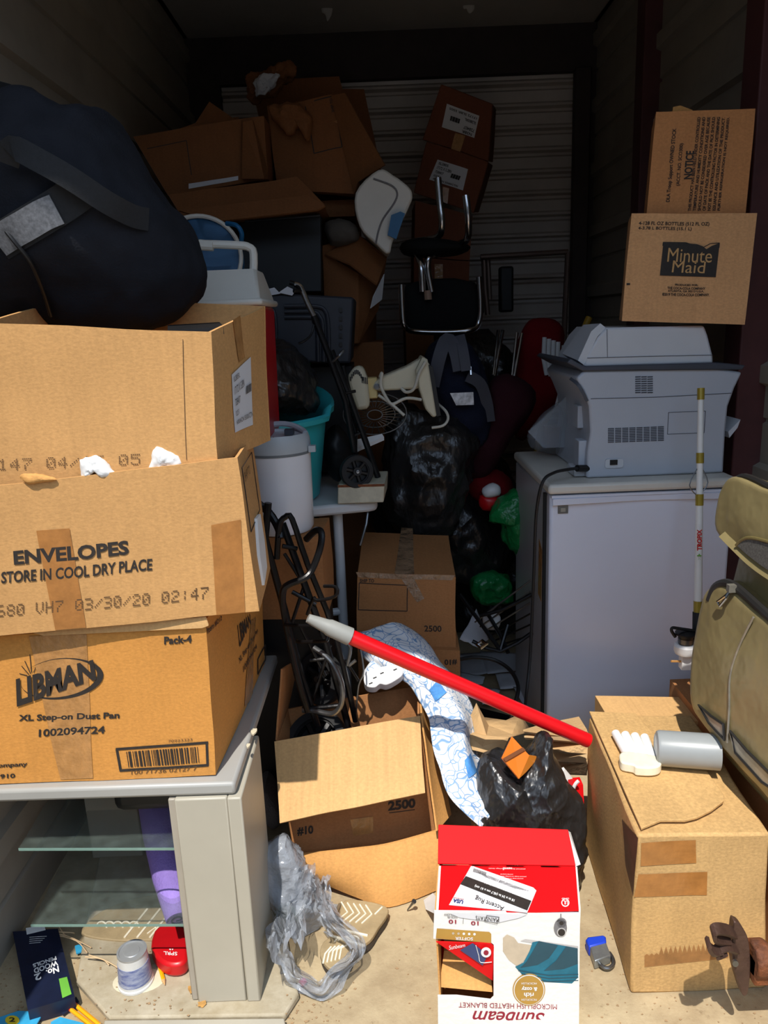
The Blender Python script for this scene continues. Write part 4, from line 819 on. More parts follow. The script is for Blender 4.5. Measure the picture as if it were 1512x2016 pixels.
# blanket picture
ftri([(990, 1846), (998, 1839), (1012, 1845), (1020, 1856), (1048, 1860), (1034, 1888), (1020, 1903), (1002, 1890), (990, 1872)], BEI, OFF)
ftri([(1048, 1854), (1058, 1852), (1137, 1866), (1138, 1936), (1050, 1931), (1030, 1920), (1014, 1902), (1030, 1894), (1042, 1872)], TBL, OFF * 1.6)
ftri([(1060, 1851), (1098, 1860), (1080, 1885), (1058, 1898), (1024, 1904), (1036, 1892), (1048, 1872)], TBD, OFF * 2.2); ftri([(1114, 1862), (1137, 1866), (1137, 1896), (1110, 1906), (1070, 1910), (1094, 1890)], TBD, OFF * 2.2)
for i in range(3): ftri([(1020 + i * 7, 1908 + i * 7), (1080, 1918 + i * 6), (1138, 1916 + i * 6), (1138, 1917.5 + i * 6), (1080, 1920 + i * 6), (1020 + i * 7, 1910 + i * 7)], TBD, OFF * 2.2)
ftri([(1024, 1852), (1034, 1848), (1138, 1862), (1138, 1866), (1060, 1852), (1048, 1856)], LGRY, OFF * 1.2)
ftri(circ(1041, 1947, 32, 36), GLD, OFF * 2); ftri(circ(1041, 1947, 30, 36), WHT, OFF * 2.6); ftri(circ(1041, 1947, 28.5, 36), GLD, OFF * 3.2)
ft('rich', q4(1031, 1951, 1050, 1960, 0, 180), WHT, 0.03, 0, OFF * 4.2); ft('& cozy', q4(1026, 1938, 1057, 1948, 0, 180), WHT, 0.03, 0, OFF * 4.2); ft('MICROPLUSH', q4(1026, 1931, 1056, 1935, 0, 180), WHT, 0.0, 0, OFF * 4.2); ft('MICROPLUSH', q4(1026, 1963, 1056, 1967, 0, 180), WHT, 0.0, 0, OFF * 4.2)
ft('MICROPLUSH HEATED BLANKET', q4(903, 1972, 1096, 1982, 0.02, 180), MAR, 0.0)
ft('Sunbeam', q4(930, 1988, 1072, 2014, 0.03, 180), MAR, 0.012, 0.35)
# top print
def tt(s_, px, mt, bold=0.02): m.text(s_, [F(u, v, zt) for u, v in px], mt, 0.0014, bold)
def ttri(pts, mt, off=0.0008): q = [F(u, v, zt) + V((0, 0, off)) for u, v in pts]; m.add(q, [list(range(len(q)))], mt, True)
for i, (a, b) in enumerate(((958, 1038), (962, 1034), (985, 1010), (984, 1036), (982, 1030))): tt('patented design see package details', q4(a, 1701.5 + i * 8 if i < 2 else 1713 + i * 4, b, 1704 + i * 8 if i < 2 else 1715.5 + i * 4, 0.02, 180), WHT, 0.0)
tt('newell', q4(990, 1709, 1008, 1714, 0, 180), WHT); ttri(circ(1113, 1778, 8), WHT); ttri(circ(1113, 1778, 6), RED, 0.0012); tt('UL', q4(1109, 1774, 1118, 1782, 0, 180), WHT); tt('LISTED', q4(1106, 1769, 1120, 1772, 0, 180), WHT)
bm_ = m.build('box_body', bk)
m = MB(); lab = [(927, 1706), (932, 1706), (1050, 1748), (1056, 1754), (1038, 1797), (884, 1782)]
def ltri(pts, mt, off): q = [F(u, v, zt) + V((0, 0, off)) for u, v in pts]; m.add(q, [list(range(len(q)))], mt, True)
def lt(s_, px, mt, bold=0.02): m.text(s_, [F(u, v, zt) for u, v in px], mt, 0.0036, bold)
q = [F(u, v, zt + 0.0012) for u, v in lab]; m.slab(q, 0.0008, LBL, V((0, 0, 1)))
ltri([(917, 1727), (1046, 1776), (1038, 1795), (906, 1743)], INK, 0.0026)
def sl(u, v, du, dv, h_): return [(u + du, v + dv), (u, v), (u - h_ * 0.36, v + h_), (u + du - h_ * 0.36, v + dv + h_)]
lt('18 in x 24 in (45.7 cm x 61 cm)', sl(936, 1744, 78, 29, 6), WHT, 0.03); lt('Machine washable', sl(950, 1738, 60, 22, 3), WHT, 0.0); lt('Accent Rug', sl(938, 1765, 56, 21, 11), INK, 0.0)
lt('USA', sl(893, 1772, 20, 4, 7), mat('navy_ink', (30, 50, 120), 0.6), 0.03); lt('IMPORTED', sl(893, 1769, 20, 4, 2), REDP, 0.0)
for i in range(6): lt('polyester care and content details', sl(940 + i * 3, 1718 + i * 2, 100 - i * 8, 38 - i * 3, 2), GRY, 0.0)
for i in range(14): ltri([(933 + i * 1.8, 1712 + i * 0.6), (934 + i * 1.8, 1712.3 + i * 0.6), (932.4 + i * 1.8, 1719 + i * 0.6), (931.4 + i * 1.8, 1718.7 + i * 0.6)], INK, 0.0028)
q = [fp(u, v, 0.0018) for u, v in ((884, 1796), (1038, 1799), (1020, 1806), (980, 1815), (905, 1805))]; m.add(q, [list(range(len(q)))], LBL, True)
m.text('MAINSTAYS', [fp(u, v, 0.003) for u, v in q4(936, 1800, 982, 1808, 0.1, 180)], INK, 0.0003, 0.0)
q_ = [(958, 1800), (982, 1803), (978, 1816), (954, 1811)]
for i in range(4): m.tube([fp(*q_[i], 0.0028), fp(*q_[(i + 1) % 4], 0.0028)], 0.0004, INK, 4)
o = m.build('rug_label', bk); o['label'] = 'white sticker with a black band'
m = MB(); K0 = [tA, tB, PP(1118, 1635, tA + V((0, 0.035, 0)), V((0, 1, -0.6)).normalized()), PP(863, 1625, tA + V((0, 0.035, 0)), V((0, 1, -0.6)).normalized())]; m.slab(K0, 0.004, RED); m.build('back_flap', bk, bevel=0.001)
m = MB(); m.slab([tB, K0[2], K0[2] + V((0.008, 0.01, -0.012)), tB + V((0.012, 0.01, -0.004))], 0.002, WB); m.build('white_edge', bk); m = MB(); m.slab([tA.lerp(fA, 0.05) + V((0.002, 0, 0.001)), tA.lerp(fA, 0.05) + V((0.006, 0, 0.001)), fA + V((0.006, 0, 0.001)), fA + V((0.002, 0, 0.001))], 0.001, WB, V((0, 0, 1))); m.build('white_edge', bk)
m = MB(); q = [fp(u, v, -0.045) for u, v in ((872, 1858), (972, 1858), (972, 1975))]; m.slab([fp(858, 1849, 0.004), fp(966, 1856, 0.0), fp(972, 1862, 0.0), fp(971, 1938, -0.01)], 0.002, RED, nf)
qq = [fp(905, 1866, 0.003), fp(930, 1852, 0.003), fp(960, 1878, 0.0), fp(950, 1900, -0.001)]; m.add([a + nf * 0.002 for a in qq], [[0, 1, 2, 3]], mat('navy_print', (52, 66, 110), 0.5), True)
cc = [fp(u, v, 0.004) + nf * 0.0015 for u, v in circ(956, 1870, 10)]; m.add(cc, [list(range(24))], WHT, True); cc = [fp(u, v, 0.0045) + nf * 0.0018 for u, v in circ(956, 1870, 5)]; m.add(cc, [list(range(24))], MAR, True)
m.tube([fp(936, 1856, 0.006), fp(942, 1878, 0.004), fp(946, 1892, 0.003), fp(968, 1894, 0.0)], 0.0006, WHT, 6, smooth=3); m.text('Sunbeam', [fp(u, v, 0.0035) for u, v in ((884, 1866), (916, 1860), (914, 1853), (882, 1858))], WHT, 0.001, 0.0, 0.3); o = m.build('torn_flap', bk); o['label'] = 'red flap folded back at the torn window'
m = MB(); m.slab([fp(866, 1962, -0.02), fp(972, 1972, -0.02), fp(972, 1930, -0.06), fp(880, 1925, -0.06)], 0.003, K_A); m.slab([fp(880, 1928, -0.06), fp(974, 1932, -0.06), fp(974, 1862, -0.06), fp(880, 1862, -0.06)], 0.002, BRN); m.build('inner_board', bk)
# padlock
pl = thing('padlock', 'steel padlock with blue bumper on the concrete floor', 'padlock', F(1180, 1875)); PLB = mat('padlock_steel', (150, 156, 158), 0.35, 0.7, var=0.2, vs=40); BLU = mat('blue_bumper', (28, 66, 200), 0.45)
z_ = 0.022
m = MB(); m.slab([F(u, v, z_) for u, v in ((1160, 1860), (1192, 1852), (1203, 1880), (1171, 1892))], 0.02, PLB, V((0, 0, -1))); m.build('body', pl, bevel=0.002)
m = MB(); m.slab([F(u, v, z_ + 0.002) for u, v in ((1153, 1849), (1157, 1844), (1188, 1840), (1193, 1844), (1194, 1855), (1160, 1864))], 0.024, BLU, V((0, 0, -1))); m.build('bumper', pl, bevel=0.003)
m = MB(); m.tube([F(u, v, 0.011) for u, v in ((1176, 1888), (1181, 1898), (1190, 1905), (1200, 1905), (1208, 1897), (1206, 1886), (1200, 1876))], 0.0036, STL, 10, smooth=4); m.build('shackle', pl)
# rusty latch
RST = mat('rusty_iron', (92, 58, 42), 0.75, 0.3, var=0.5, vs=25, var2=(150, 86, 44), bump=0.6, bs=80); RSB = mat('brown_iron', (84, 62, 52), 0.5, 0.4, var=0.3, vs=30, bump=0.3)
lt_ = thing('door_latch', 'rusty iron door latch sticking in at the bottom right edge', 'latch', (0.60, 1.05, 0.12)); LY = 1.05
m = MB(); m.slab(spline([P(u, v, LY) for u, v in ((1444, 1822), (1452, 1817), (1462, 1826), (1474, 1852), (1478, 1900), (1474, 1950), (1466, 1962), (1458, 1950), (1442, 1890))], 4, True), 0.016, RSB, V((0, 1, 0))); pl_ = m.build('plate', lt_, bevel=0.003)
m = MB(); q = [P(u, v, LY - 0.004) for u, v in circ(1446, 1894, 6)]; m.slab(q, 0.004, STL, V((0, -1, 0))); m.build('bolt_head', pl_)
m = MB(); ribbon(m, [P(1446, 1838, LY), P(1430, 1831, LY - 0.02), P(1410, 1829, LY - 0.035), P(1404, 1838, LY - 0.036), P(1412, 1848, LY - 0.03), P(1436, 1850, LY - 0.01)], 0.02, RSB, V((0.1, 0.9, 0.3)), 0.006); m.build('upper_prong', lt_)
m = MB(); ribbon(m, [P(1450, 1868, LY), P(1432, 1862, LY - 0.02), P(1415, 1868, LY - 0.03), P(1412, 1878, LY - 0.032), P(1428, 1872, LY - 0.02)], 0.02, RSB, V((0.1, 0.9, 0.3)), 0.006); ribbon(m, [P(1420, 1870, LY - 0.03), P(1404, 1872, LY - 0.04), P(1394, 1860, LY - 0.044), P(1396, 1854, LY - 0.044)], 0.018, RSB, V((0.1, 0.9, 0.3)), 0.006); m.build('lower_prong', lt_)
m = MB(); a = P(1478, 1890, LY + 0.01); m.box((a.x + 0.23, LY + 0.012, a.z - 0.012), (0.46, 0.04, 0.05), RST); m.lathe([(0.030, 0), (0.030, 0.025), (0.022, 0.03)], a + V((0.0, 0.0, 0.004)), RST, V((1, 0, 0)), n=20); m.build('bolt_arm', lt_, bevel=0.004)
m = MB(); m.tube([P(1195, 648, PY + 0.001), P(1196, 703, PY + 0.001)], 0.0007, GPD, 5); m.tube([P(1156, 705, PY + 0.001), P(1260, 702, PY + 0.001), P(1403, 699, PY + 0.001)], 0.0007, GPD, 5); m.build('feeder_seam', lid_)
# ------------------------------------------------------------------ centre foreground: open box with the hand truck
ob = carton('open_box', 'open envelope box with flaps folded out in the centre foreground', 'box', [(541, 1463), (826, 1411), (864, 1641), (585, 1686)], (1.50, 1.56, 1.455), 0.2, K_D, 0.002, bd=F(826, 1349, 0.345) - F(826, 1411, 0.345), open_top=True, bottom_z=0.003)
ctext(ob, '2500', q4(764, 1578, 818, 1597, -0.13), bold=0.04); ctext(ob, '#10', q4(585, 1627, 617, 1645, -0.1), bold=0.035); lines(ob.m, ob, [((766, 1601), (817, 1594))], 1.5, INK)
done(ob)
A, B = ob.p[4] + V((0, -0.002, 0.002)), ob.p[5] + V((0, -0.002, 0.002))
Cq, D = P(836, 1561, B.y - 0.135), P(551, 1621, A.y - 0.135)
m = MB(); nf_ = (B - A).cross(D - A).normalized(); nf_ = nf_ if nf_.z > 0 else -nf_
def flapgrid(mb, A, B, Cq, D, t, mt, bow=0.006, n=12):
    nn_ = (B - A).cross(D - A).normalized()
    f0 = lambda i, j: A.lerp(B, i).lerp(D.lerp(Cq, i), j) + nn_ * (bow * math.sin(j * 3.14) * (0.6 + 0.4 * math.sin(i * 5))) + wob(A.lerp(B, i).lerp(D.lerp(Cq, i), j), 0.002, 9)
    mb.grid(f0, n, n, mt); mb.grid(lambda i, j: f0(i, j) + nn_ * t, n, n, mt)
    for e in (lambda s_: (s_, 0), lambda s_: (s_, 1), lambda s_: (0, s_), lambda s_: (1, s_)):
        mb.grid(lambda i, j, e=e: f0(*e(i)) + nn_ * t * j, n, 1, mt)
flapgrid(m, A, B, Cq, D, -0.004, K_IN); o = m.build('front_flap', ob.root); o['label'] = 'big sunlit flap folded towards the viewer'
m = MB(); Y1, Y2 = ob.p[0].y - 0.012, ob.p[1].y - 0.012
top_ = [P(584, 1684, Y1), P(700, 1672, Y1), P(768, 1662, Y1 + 0.02), P(865, 1635, Y2 - 0.02)]; bot = [F(632, 1738, 0.03), F(700, 1766, 0.012), F(766, 1786, 0.004), F(862, 1752, 0.006)]
m.grid(lambda i, j: spline(top_, 6)[round(i * 18)].lerp(spline(bot, 6)[round(i * 18)], j) + V((0, -0.012 * math.sin(j * 3.1), 0)), 18, 8, K_A); m.grid(lambda i, j: spline(top_, 6)[round(i * 18)].lerp(spline(bot, 6)[round(i * 18)], j) + V((0, 0.006 - 0.012 * math.sin(j * 3.1), 0)), 18, 8, K_A)
m.grid(lambda i, j: spline(bot, 6)[round(i * 18)] + V((0, 0.006 * j, 0)), 18, 1, K_A); m.grid(lambda i, j: spline(top_, 6)[round(i * 18)] + V((0, 0.006 * j, 0)), 18, 1, K_A); m.build('lower_flap', ob.root)
m = MB(); flapgrid(m, ob.p[6] + V((0.001, 0, 0.002)), ob.p[5] + V((0.001, 0, 0.002)), F(858, 1636, 0.14), F(886, 1604, 0.14), 0.004, K_A, 0.004); m.build('side_flap', ob.root)
m = MB(); flapgrid(m, ob.p[4] + V((0, 0.01, 0.0)), ob.p[7] + V((0, 0, 0.0)), P(586, 1297, ob.p[7].y + 0.02), P(553, 1318, ob.p[4].y + 0.03), 0.004, K_D, 0.002); m.build('side_flap', ob.root)
part_strip('tape', ob, [(690, 1614), (735, 1608), (735, 1640), (696, 1646)], CLEAR)
# hand truck
ht = thing('hand_truck', 'black folding luggage cart leaning in the open kraft box', 'hand truck', P(640, 1420, 1.60))
def tp(pts, r, mt=BLK, sm=0, n=10, closed=False, par=None, nm='frame_tube'):
    m = MB(); m.tube([P(*p) for p in pts], r, mt, n, smooth=sm, closed=closed); return m.build(nm, par or ht)
tp([(528, 990, 1.60), (522, 1060, 1.60), (560, 1200, 1.59), (590, 1320, 1.58), (625, 1430, 1.57)], 0.008, nm='rail'); 
tp([(556, 1030, 1.62), (592, 1130, 1.61), (640, 1260, 1.60), (686, 1430, 1.59)], 0.008, nm='rail')
tp([(545, 1100, 1.60), (550, 1035, 1.60), (562, 1018, 1.60), (575, 1022, 1.60), (605, 1110, 1.60), (660, 1250, 1.60), (700, 1420, 1.60)], 0.0065, sm=3, nm='inner_frame')
tp([(500, 985, 1.62), (530, 1010, 1.62), (548, 1040, 1.61), (552, 1060, 1.6)], 0.009, sm=4, nm='top_handle')
tp([(603, 1062, 1.58), (622, 1044, 1.56), (633, 1050, 1.55), (630, 1080, 1.54), (615, 1120, 1.53), (600, 1138, 1.52), (570, 1150, 1.52), (557, 1165, 1.52), (560, 1210, 1.53), (585, 1330, 1.54), (606, 1400, 1.55)], 0.0075, sm=4, nm='hoop_handle')
for pts in (((560, 1230, 1.52), (612, 1232, 1.49), (618, 1226, 1.49), (648, 1222, 1.48), (650, 1228, 1.48), (645, 1256, 1.47), (638, 1262, 1.47), (590, 1264, 1.50), (585, 1262, 1.52)), ((605, 1210, 1.56), (617, 1178, 1.55), (625, 1182, 1.54), (660, 1174, 1.53), (662, 1156, 1.53), (638, 1154, 1.55))):
    tp(pts, 0.0038, CHR if 0 else BLK, sm=3, n=8, nm='folding_clip')
tp([(618, 1275, 1.55), (650, 1300, 1.53), (672, 1345, 1.52), (672, 1385, 1.52), (655, 1405, 1.53), (620, 1400, 1.55), (596, 1398, 1.56)], 0.006, STL, sm=4, nm='bungee_loop')
tp([(596, 1395, 1.57), (640, 1392, 1.56), (672, 1388, 1.56)], 0.005, nm='crossbar'); tp([(575, 1165, 1.60), (622, 1190, 1.60)], 0.005, nm='crossbar'); tp([(556, 1075, 1.6), (585, 1080, 1.61)], 0.005, nm='crossbar'); tp([(610, 1300, 1.6), (655, 1295, 1.6)], 0.005, nm='crossbar')
for a, b in (((560, 1090, 1.61), (610, 1170, 1.61)), ((600, 1150, 1.61), (570, 1240, 1.60)), ((590, 1230, 1.60), (640, 1330, 1.60)), ((650, 1270, 1.6), (615, 1380, 1.59)), ((680, 1300, 1.6), (705, 1340, 1.6))): tp([a, b], 0.004, nm='brace')
tp([(705, 1250, 1.62), (716, 1320, 1.60), (706, 1350, 1.60), (700, 1420, 1.60)], 0.002, STL, sm=3, n=6, nm='wire'); tp([(672, 1255, 1.58), (690, 1275, 1.57), (684, 1310, 1.57), (700, 1300, 1.57)], 0.004, STL, sm=3, nm='hook')
def wheel(c0, ax, R_, w_, parent, hub=STL):
    m = MB(); ax = V(ax).normalized(); m.lathe([(R_ * 0.72, -w_ / 2), (R_ * 0.95, -w_ / 2), (R_, -w_ / 3), (R_, w_ / 3), (R_ * 0.95, w_ / 2), (R_ * 0.72, w_ / 2), (R_ * 0.72, -w_ / 2)], V(c0), RUB, ax, 40); o = m.build('wheel', parent)
    m = MB(); m.lathe([(R_ * 0.25, -w_ * 0.45), (R_ * 0.25, w_ * 0.45), (0.0, w_ * 0.45)], V(c0), BPL, ax, 20); x = ax.orthogonal().normalized(); y = ax.cross(x)
    for k_ in range(6):
        a = k_ * math.pi / 3; d = x * math.cos(a) + y * math.sin(a); m.tube([V(c0) + d * R_ * 0.2, V(c0) + d * R_ * 0.75], 0.006 * R_ / 0.05, BPL, 6)
    m.lathe([(R_ * 0.73, -w_ * 0.3), (R_ * 0.73, w_ * 0.3), (R_ * 0.66, w_ * 0.3), (R_ * 0.66, -w_ * 0.3), (R_ * 0.73, -w_ * 0.3)], V(c0), BPL, ax, 36); m.build('spokes', o)
    m = MB(); m.lathe([(0, w_ * 0.62), (R_ * 0.1, w_ * 0.6), (R_ * 0.13, w_ * 0.44)][::-1], V(c0), hub, ax, 12); m.build('axle_cap', o)
wheel(P(624, 1462, 1.60), (-0.25, -0.6, 0.76), 0.075, 0.035, ht); wheel(P(632, 1335, 1.66), (-0.6, -0.75, 0.2), 0.062, 0.03, ht)
# red pole
rpole = thing('mop_pole', 'long red pole with grey end lying from cart to big kraft box', 'pole', P(900, 1340, 1.55))
A, B = P(606, 1217, 1.44), P(1158, 1458, 1.50); RPM = mat('red_pole_paint', (214, 16, 26), 0.3, var=0.06, vs=20); GRP = mat('grey_grip', (148, 150, 146), 0.5, var=0.08)
def al(t): return A.lerp(B, t)
m = MB(); m.tube([al(0.135), al(1.0)], 0.0155, RPM, 18); m.build('shaft', rpole); m = MB(); m.tube([al(0.0), al(0.03), al(0.06), al(0.07), al(0.14)], [0.009, 0.012, 0.0145, 0.017, 0.0185], GRP, 18); m.build('end_grip', rpole)
# printed cloth
PRC = bpy.data.materials.new('blue_line_print'); PRC.use_nodes = True
def prc(mt):
    nt = mt.node_tree; b = nt.nodes['Principled BSDF']; b.inputs['Roughness'].default_value = 0.85; tc = nt.nodes.new('ShaderNodeTexCoord')
    nz = nt.nodes.new('ShaderNodeTexNoise'); nz.inputs['Scale'].default_value = 16; nz.inputs['Detail'].default_value = 1.5; nt.links.new(tc.outputs['Object'], nz.inputs['Vector'])
    vo = nt.nodes.new('ShaderNodeTexVoronoi'); vo.feature = 'DISTANCE_TO_EDGE'; vo.inputs['Scale'].default_value = 52
    mp = nt.nodes.new('ShaderNodeMix'); mp.data_type = 'VECTOR'; mp.inputs[0].default_value = 0.10; nt.links.new(tc.outputs['Object'], mp.inputs[4]); nt.links.new(nz.outputs['Color'], mp.inputs[5]); nt.links.new(mp.outputs[1], vo.inputs['Vector'])
    r1 = nt.nodes.new('ShaderNodeValToRGB'); e = r1.color_ramp.elements; e[0].position = 0.03; e[0].color = lin((120, 156, 196)); e[1].position = 0.08; e[1].color = lin((226, 228, 232))
    nt.links.new(vo.outputs['Distance'], r1.inputs[0]); nt.links.new(r1.outputs[0], b.inputs['Base Color'])
prc(PRC); BLP = mat('blue_patch_print', (72, 136, 200), 0.8, var=0.3, vs=60)
cl = thing('printed_cloth', 'white cloth with blue line print draped over the open box corner', 'cloth', P(860, 1500, 1.62))
L_ = [(700, 1250, 1.80), (712, 1290, 1.74), (735, 1310, 1.70), (800, 1345, 1.66), (832, 1400, 1.60), (846, 1440, 1.54), (862, 1500, 1.48), (884, 1560, 1.43), (918, 1600, 1.40), (946, 1630, 1.385)]
R_ = [(790, 1228, 1.86), (815, 1238, 1.86), (838, 1258, 1.84), (860, 1290, 1.80), (892, 1330, 1.76), (934, 1392, 1.70), (936, 1440, 1.62), (948, 1490, 1.56), (968, 1540, 1.50), (982, 1566, 1.44)]
LL, RR = spline([P(*p) for p in L_], 6), spline([P(*p) for p in R_], 6); nL = len(LL) - 1
def clf(i, j):
    a, b = LL[round(j * nL)], RR[round(j * nL)]; q = a.lerp(b, i); w_ = (b - a).length
    f = math.sin(i * 9.4 + j * 3) * 0.5 + math.sin(i * 17 - j * 5) * 0.28
    return q + V((0, -1, 0.6)).normalized() * (f * 0.10 * w_ + 0.3 * w_ * math.sin(i * math.pi)) + noise.noise_vector(q * 14) * 0.007
m = MB(); m.grid(clf, 40, nL, PRC); body = m.build('fabric', cl); sm_ = body.modifiers.new('thick', 'SOLIDIFY'); sm_.thickness = 0.002
m = MB(); m.grid(lambda i, j: clf(0.50 + 0.26 * i, 0.72 + 0.07 * j) + V((0, -0.003, 0.002)), 8, 6, BLP); o = m.build('blue_patch', cl); o['label'] = 'solid blue printed patch'
m = MB(); m.grid(lambda i, j: clf(0.35 + 0.25 * i, 0.40 + 0.06 * j) + V((0, -0.003, 0.002)), 8, 6, BLP); m.build('blue_patch', cl)
# white adaptor
ad = thing('adaptor', 'white chunky plug adaptor on the back flap of open box', 'adaptor', P(760, 1370, 1.66)); AW = mat('adaptor_white', (236, 236, 236), 0.35, var=0.02)
YA = 1.64
top_ = [P(u, v, YA) for u, v in ((716, 1336), (722, 1318), (745, 1310), (785, 1308), (792, 1322), (788, 1345), (760, 1358), (730, 1352), (718, 1345))]
nrm = V((0, -0.55, 0.83)).normalized(); top_ = [PP(u, v, P(755, 1332, YA), nrm) for u, v in ((716, 1338), (720, 1324), (740, 1314), (786, 1308), (793, 1326), (776, 1340), (760, 1347), (748, 1345), (738, 1352), (722, 1350))]
m = MB(); m.slab(spline(top_, 3, True), 0.028, AW, -nrm); m.build('body', ad, bevel=0.003)
m = MB()
for u, v in ((730, 1345), (738, 1334), (752, 1325), (778, 1318)): m.slab([PP(u + a, v + b, P(755, 1332, YA), nrm) + nrm * 0.0004 for a, b in ((-4, 1), (3, -2), (4, 0), (-3, 3))], 0.0008, BPL, nrm)
m.build('socket_slot', ad)
m = MB(); m.inflate([(714, 1330), (722, 1312), (735, 1300), (765, 1304), (772, 1312), (745, 1318), (724, 1330)], 1.70, 0.02, 0.02, PRC, 0.004, 20, 6); m.build('tissue_wrap', ad)
# ship-to cartons
s1 = carton('carton', 'taped carton with big ship to frame, under the folding table edge', 'box', [(703, 1130), (897, 1136), (897, 1281), (704, 1270)], (1.95, 1.95, 1.95), 0.30, K_D, 0.003, bd=V((0.012, 0.34, 0.02)))
ctext(s1, 'SHIP TO', q4(708, 1139, 736, 1146), bold=0.02); ctext(s1, '2500', q4(835, 1232, 869, 1244, 0.01), bold=0.02)
lines(s1.m, s1, [((707, 1147), (802, 1151)), ((802, 1151), (802, 1203)), ((707, 1200), (802, 1203)), ((707, 1147), (707, 1200))], 1.6, INK); done(s1, bevel=0.004)
GT = mat('glossy_tape', (150, 120, 92), 0.08, var=0.3, vs=30, bump=1.0, bs=40, spec=0.8, bdist=0.01)
part_strip('tape', s1, [(700, 1126), (896, 1132), (890, 1142), (705, 1136)], GT); part_strip('tape', s1, [(784, 1130), (812, 1131), (836, 1178), (822, 1186)], GT); part_strip('tape', s1, [(790, 1040), (812, 1040), (816, 1130), (776, 1130)], GT, 'top')
s2 = carton('carton', 'lower envelope carton with upside down number, below the taped carton', 'box', [(705, 1276), (905, 1281), (905, 1420), (705, 1420)], (1.93, 1.93, 1.93), 0.34, K_D, 0.003, bd=V((0.012, 0.36, 0.0)), bottom_z=0.002)
ctext(s2, '#10', q4(874, 1297, 899, 1309, 0.02, 180), bold=0.03); done(s2, bevel=0.003)
dz = s2.p[4].z
# papers on the floor between cartons and freezer
PAP = mat('paper_dim', (206, 208, 214), 0.8, var=0.05)
rnd = random.Random(5)
plist = [([(905, 1255), (940, 1200), (962, 1260), (940, 1275)], 'upright white sheet leaning on the black wire rack'), ([(900, 1290), (960, 1286), (985, 1325), (905, 1335)], 'white sheet on the floor nearest the lower carton'), ([(945, 1285), (1040, 1290), (1050, 1320), (960, 1330)], 'wide white sheet under the looped cable'), ([(975, 1330), (1060, 1322), (1070, 1352), (985, 1360)], 'white sheet just behind the red pole'), ([(1010, 1355), (1072, 1352), (1076, 1400), (1036, 1400)], 'white sheet beside the freezer foot'), ([(1048, 1322), (1076, 1316), (1080, 1350), (1056, 1356)], 'small speckled sheet against the freezer side'), ([(940, 1352), (985, 1362), (975, 1392), (950, 1390)], 'folded white sheet above the kraft paper bag'), ([(1040, 1405), (1060, 1408), (1068, 1426), (1046, 1428)], 'small printed leaflet below the red pole'), ([(905, 1325), (955, 1336), (950, 1350), (905, 1350)], 'grey-white sheet beside the printed cloth')]
for k_, (px, lb_) in enumerate(plist):
    zb_ = 0.004 + 0.003 * k_
    q = [F(u, v, zb_) for u, v in px] if k_ else [P(905, 1262, 2.25), P(938, 1202, 2.35), P(962, 1262, 2.3), P(940, 1278, 2.25)]
    m = MB(); m.grid(lambda i, j: q[0].lerp(q[1], i).lerp(q[3].lerp(q[2], i), j) + V((0, 0, 0.006 * (1 + noise.noise(V((i * 3, j * 3, k_)))))), 8, 8, PAP); o = m.build('paper_sheet'); s_ = o.modifiers.new('thick', 'SOLIDIFY'); s_.thickness = 0.0012; tag(o, lb_, 'paper', 'loose papers on the floor')
m = MB(); m.tube([P(905, 1298, 2.0), P(935, 1294, 2.02), P(975, 1300, 2.02), P(1005, 1320, 1.98), P(1020, 1350, 1.92), P(1016, 1378, 1.88), P(1008, 1400, 1.86), P(1006, 1440, 1.84)], 0.0055, BPL, 10, smooth=5); tag(m.build('cable'), 'thick black cable arching over the papers on the floor', 'cable')
m = MB(); m.slab([F(940, 1392, 0.03), F(1010, 1410, 0.03), F(1002, 1440, 0.03), F(930, 1420, 0.03)], 0.02, BPL, V((0, 0, -1))); tag(m.build('dark_board'), 'dark flat board on the floor behind the kraft paper', 'panel')
# kraft paper
KP = mat('kraft_paper', (196, 160, 112), 0.85, var=0.08, vs=14, bump=0.3, bs=50); KP2 = mat('kraft_paper_pale', (206, 174, 128), 0.85, var=0.08, vs=14)
def crump(name, pts, tris, mt, label, cat, th=0.0012):
    m = MB(); vs = [P(*p) for p in pts]; m.add(vs, tris, mt, True); o = m.build(name, sharp=10); s_ = o.modifiers.new('thick', 'SOLIDIFY'); s_.thickness = th; return tag(o, label, cat)
crump('kraft_paper_bag', [(914, 1436, 1.64), (938, 1384, 1.66), (962, 1428, 1.70), (996, 1418, 1.72), (1025, 1405, 1.74), (958, 1448, 1.60), (1008, 1445, 1.66), (1046, 1440, 1.72), (920, 1446, 1.58), (950, 1470, 1.56), (985, 1490, 1.55), (1002, 1452, 1.58), (930, 1476, 1.55), (940, 1410, 1.76)],
      [[0, 1, 5], [1, 2, 5], [2, 3, 6], [2, 6, 5], [3, 4, 6], [4, 7, 6], [0, 5, 8], [8, 5, 9], [5, 6, 11], [5, 11, 9], [9, 11, 10], [6, 7, 11], [8, 9, 12], [12, 9, 10], [1, 13, 2], [13, 3, 2]], KP, 'crumpled kraft paper bag between printed cloth and red pole', 'paper bag')
zz = 0.25
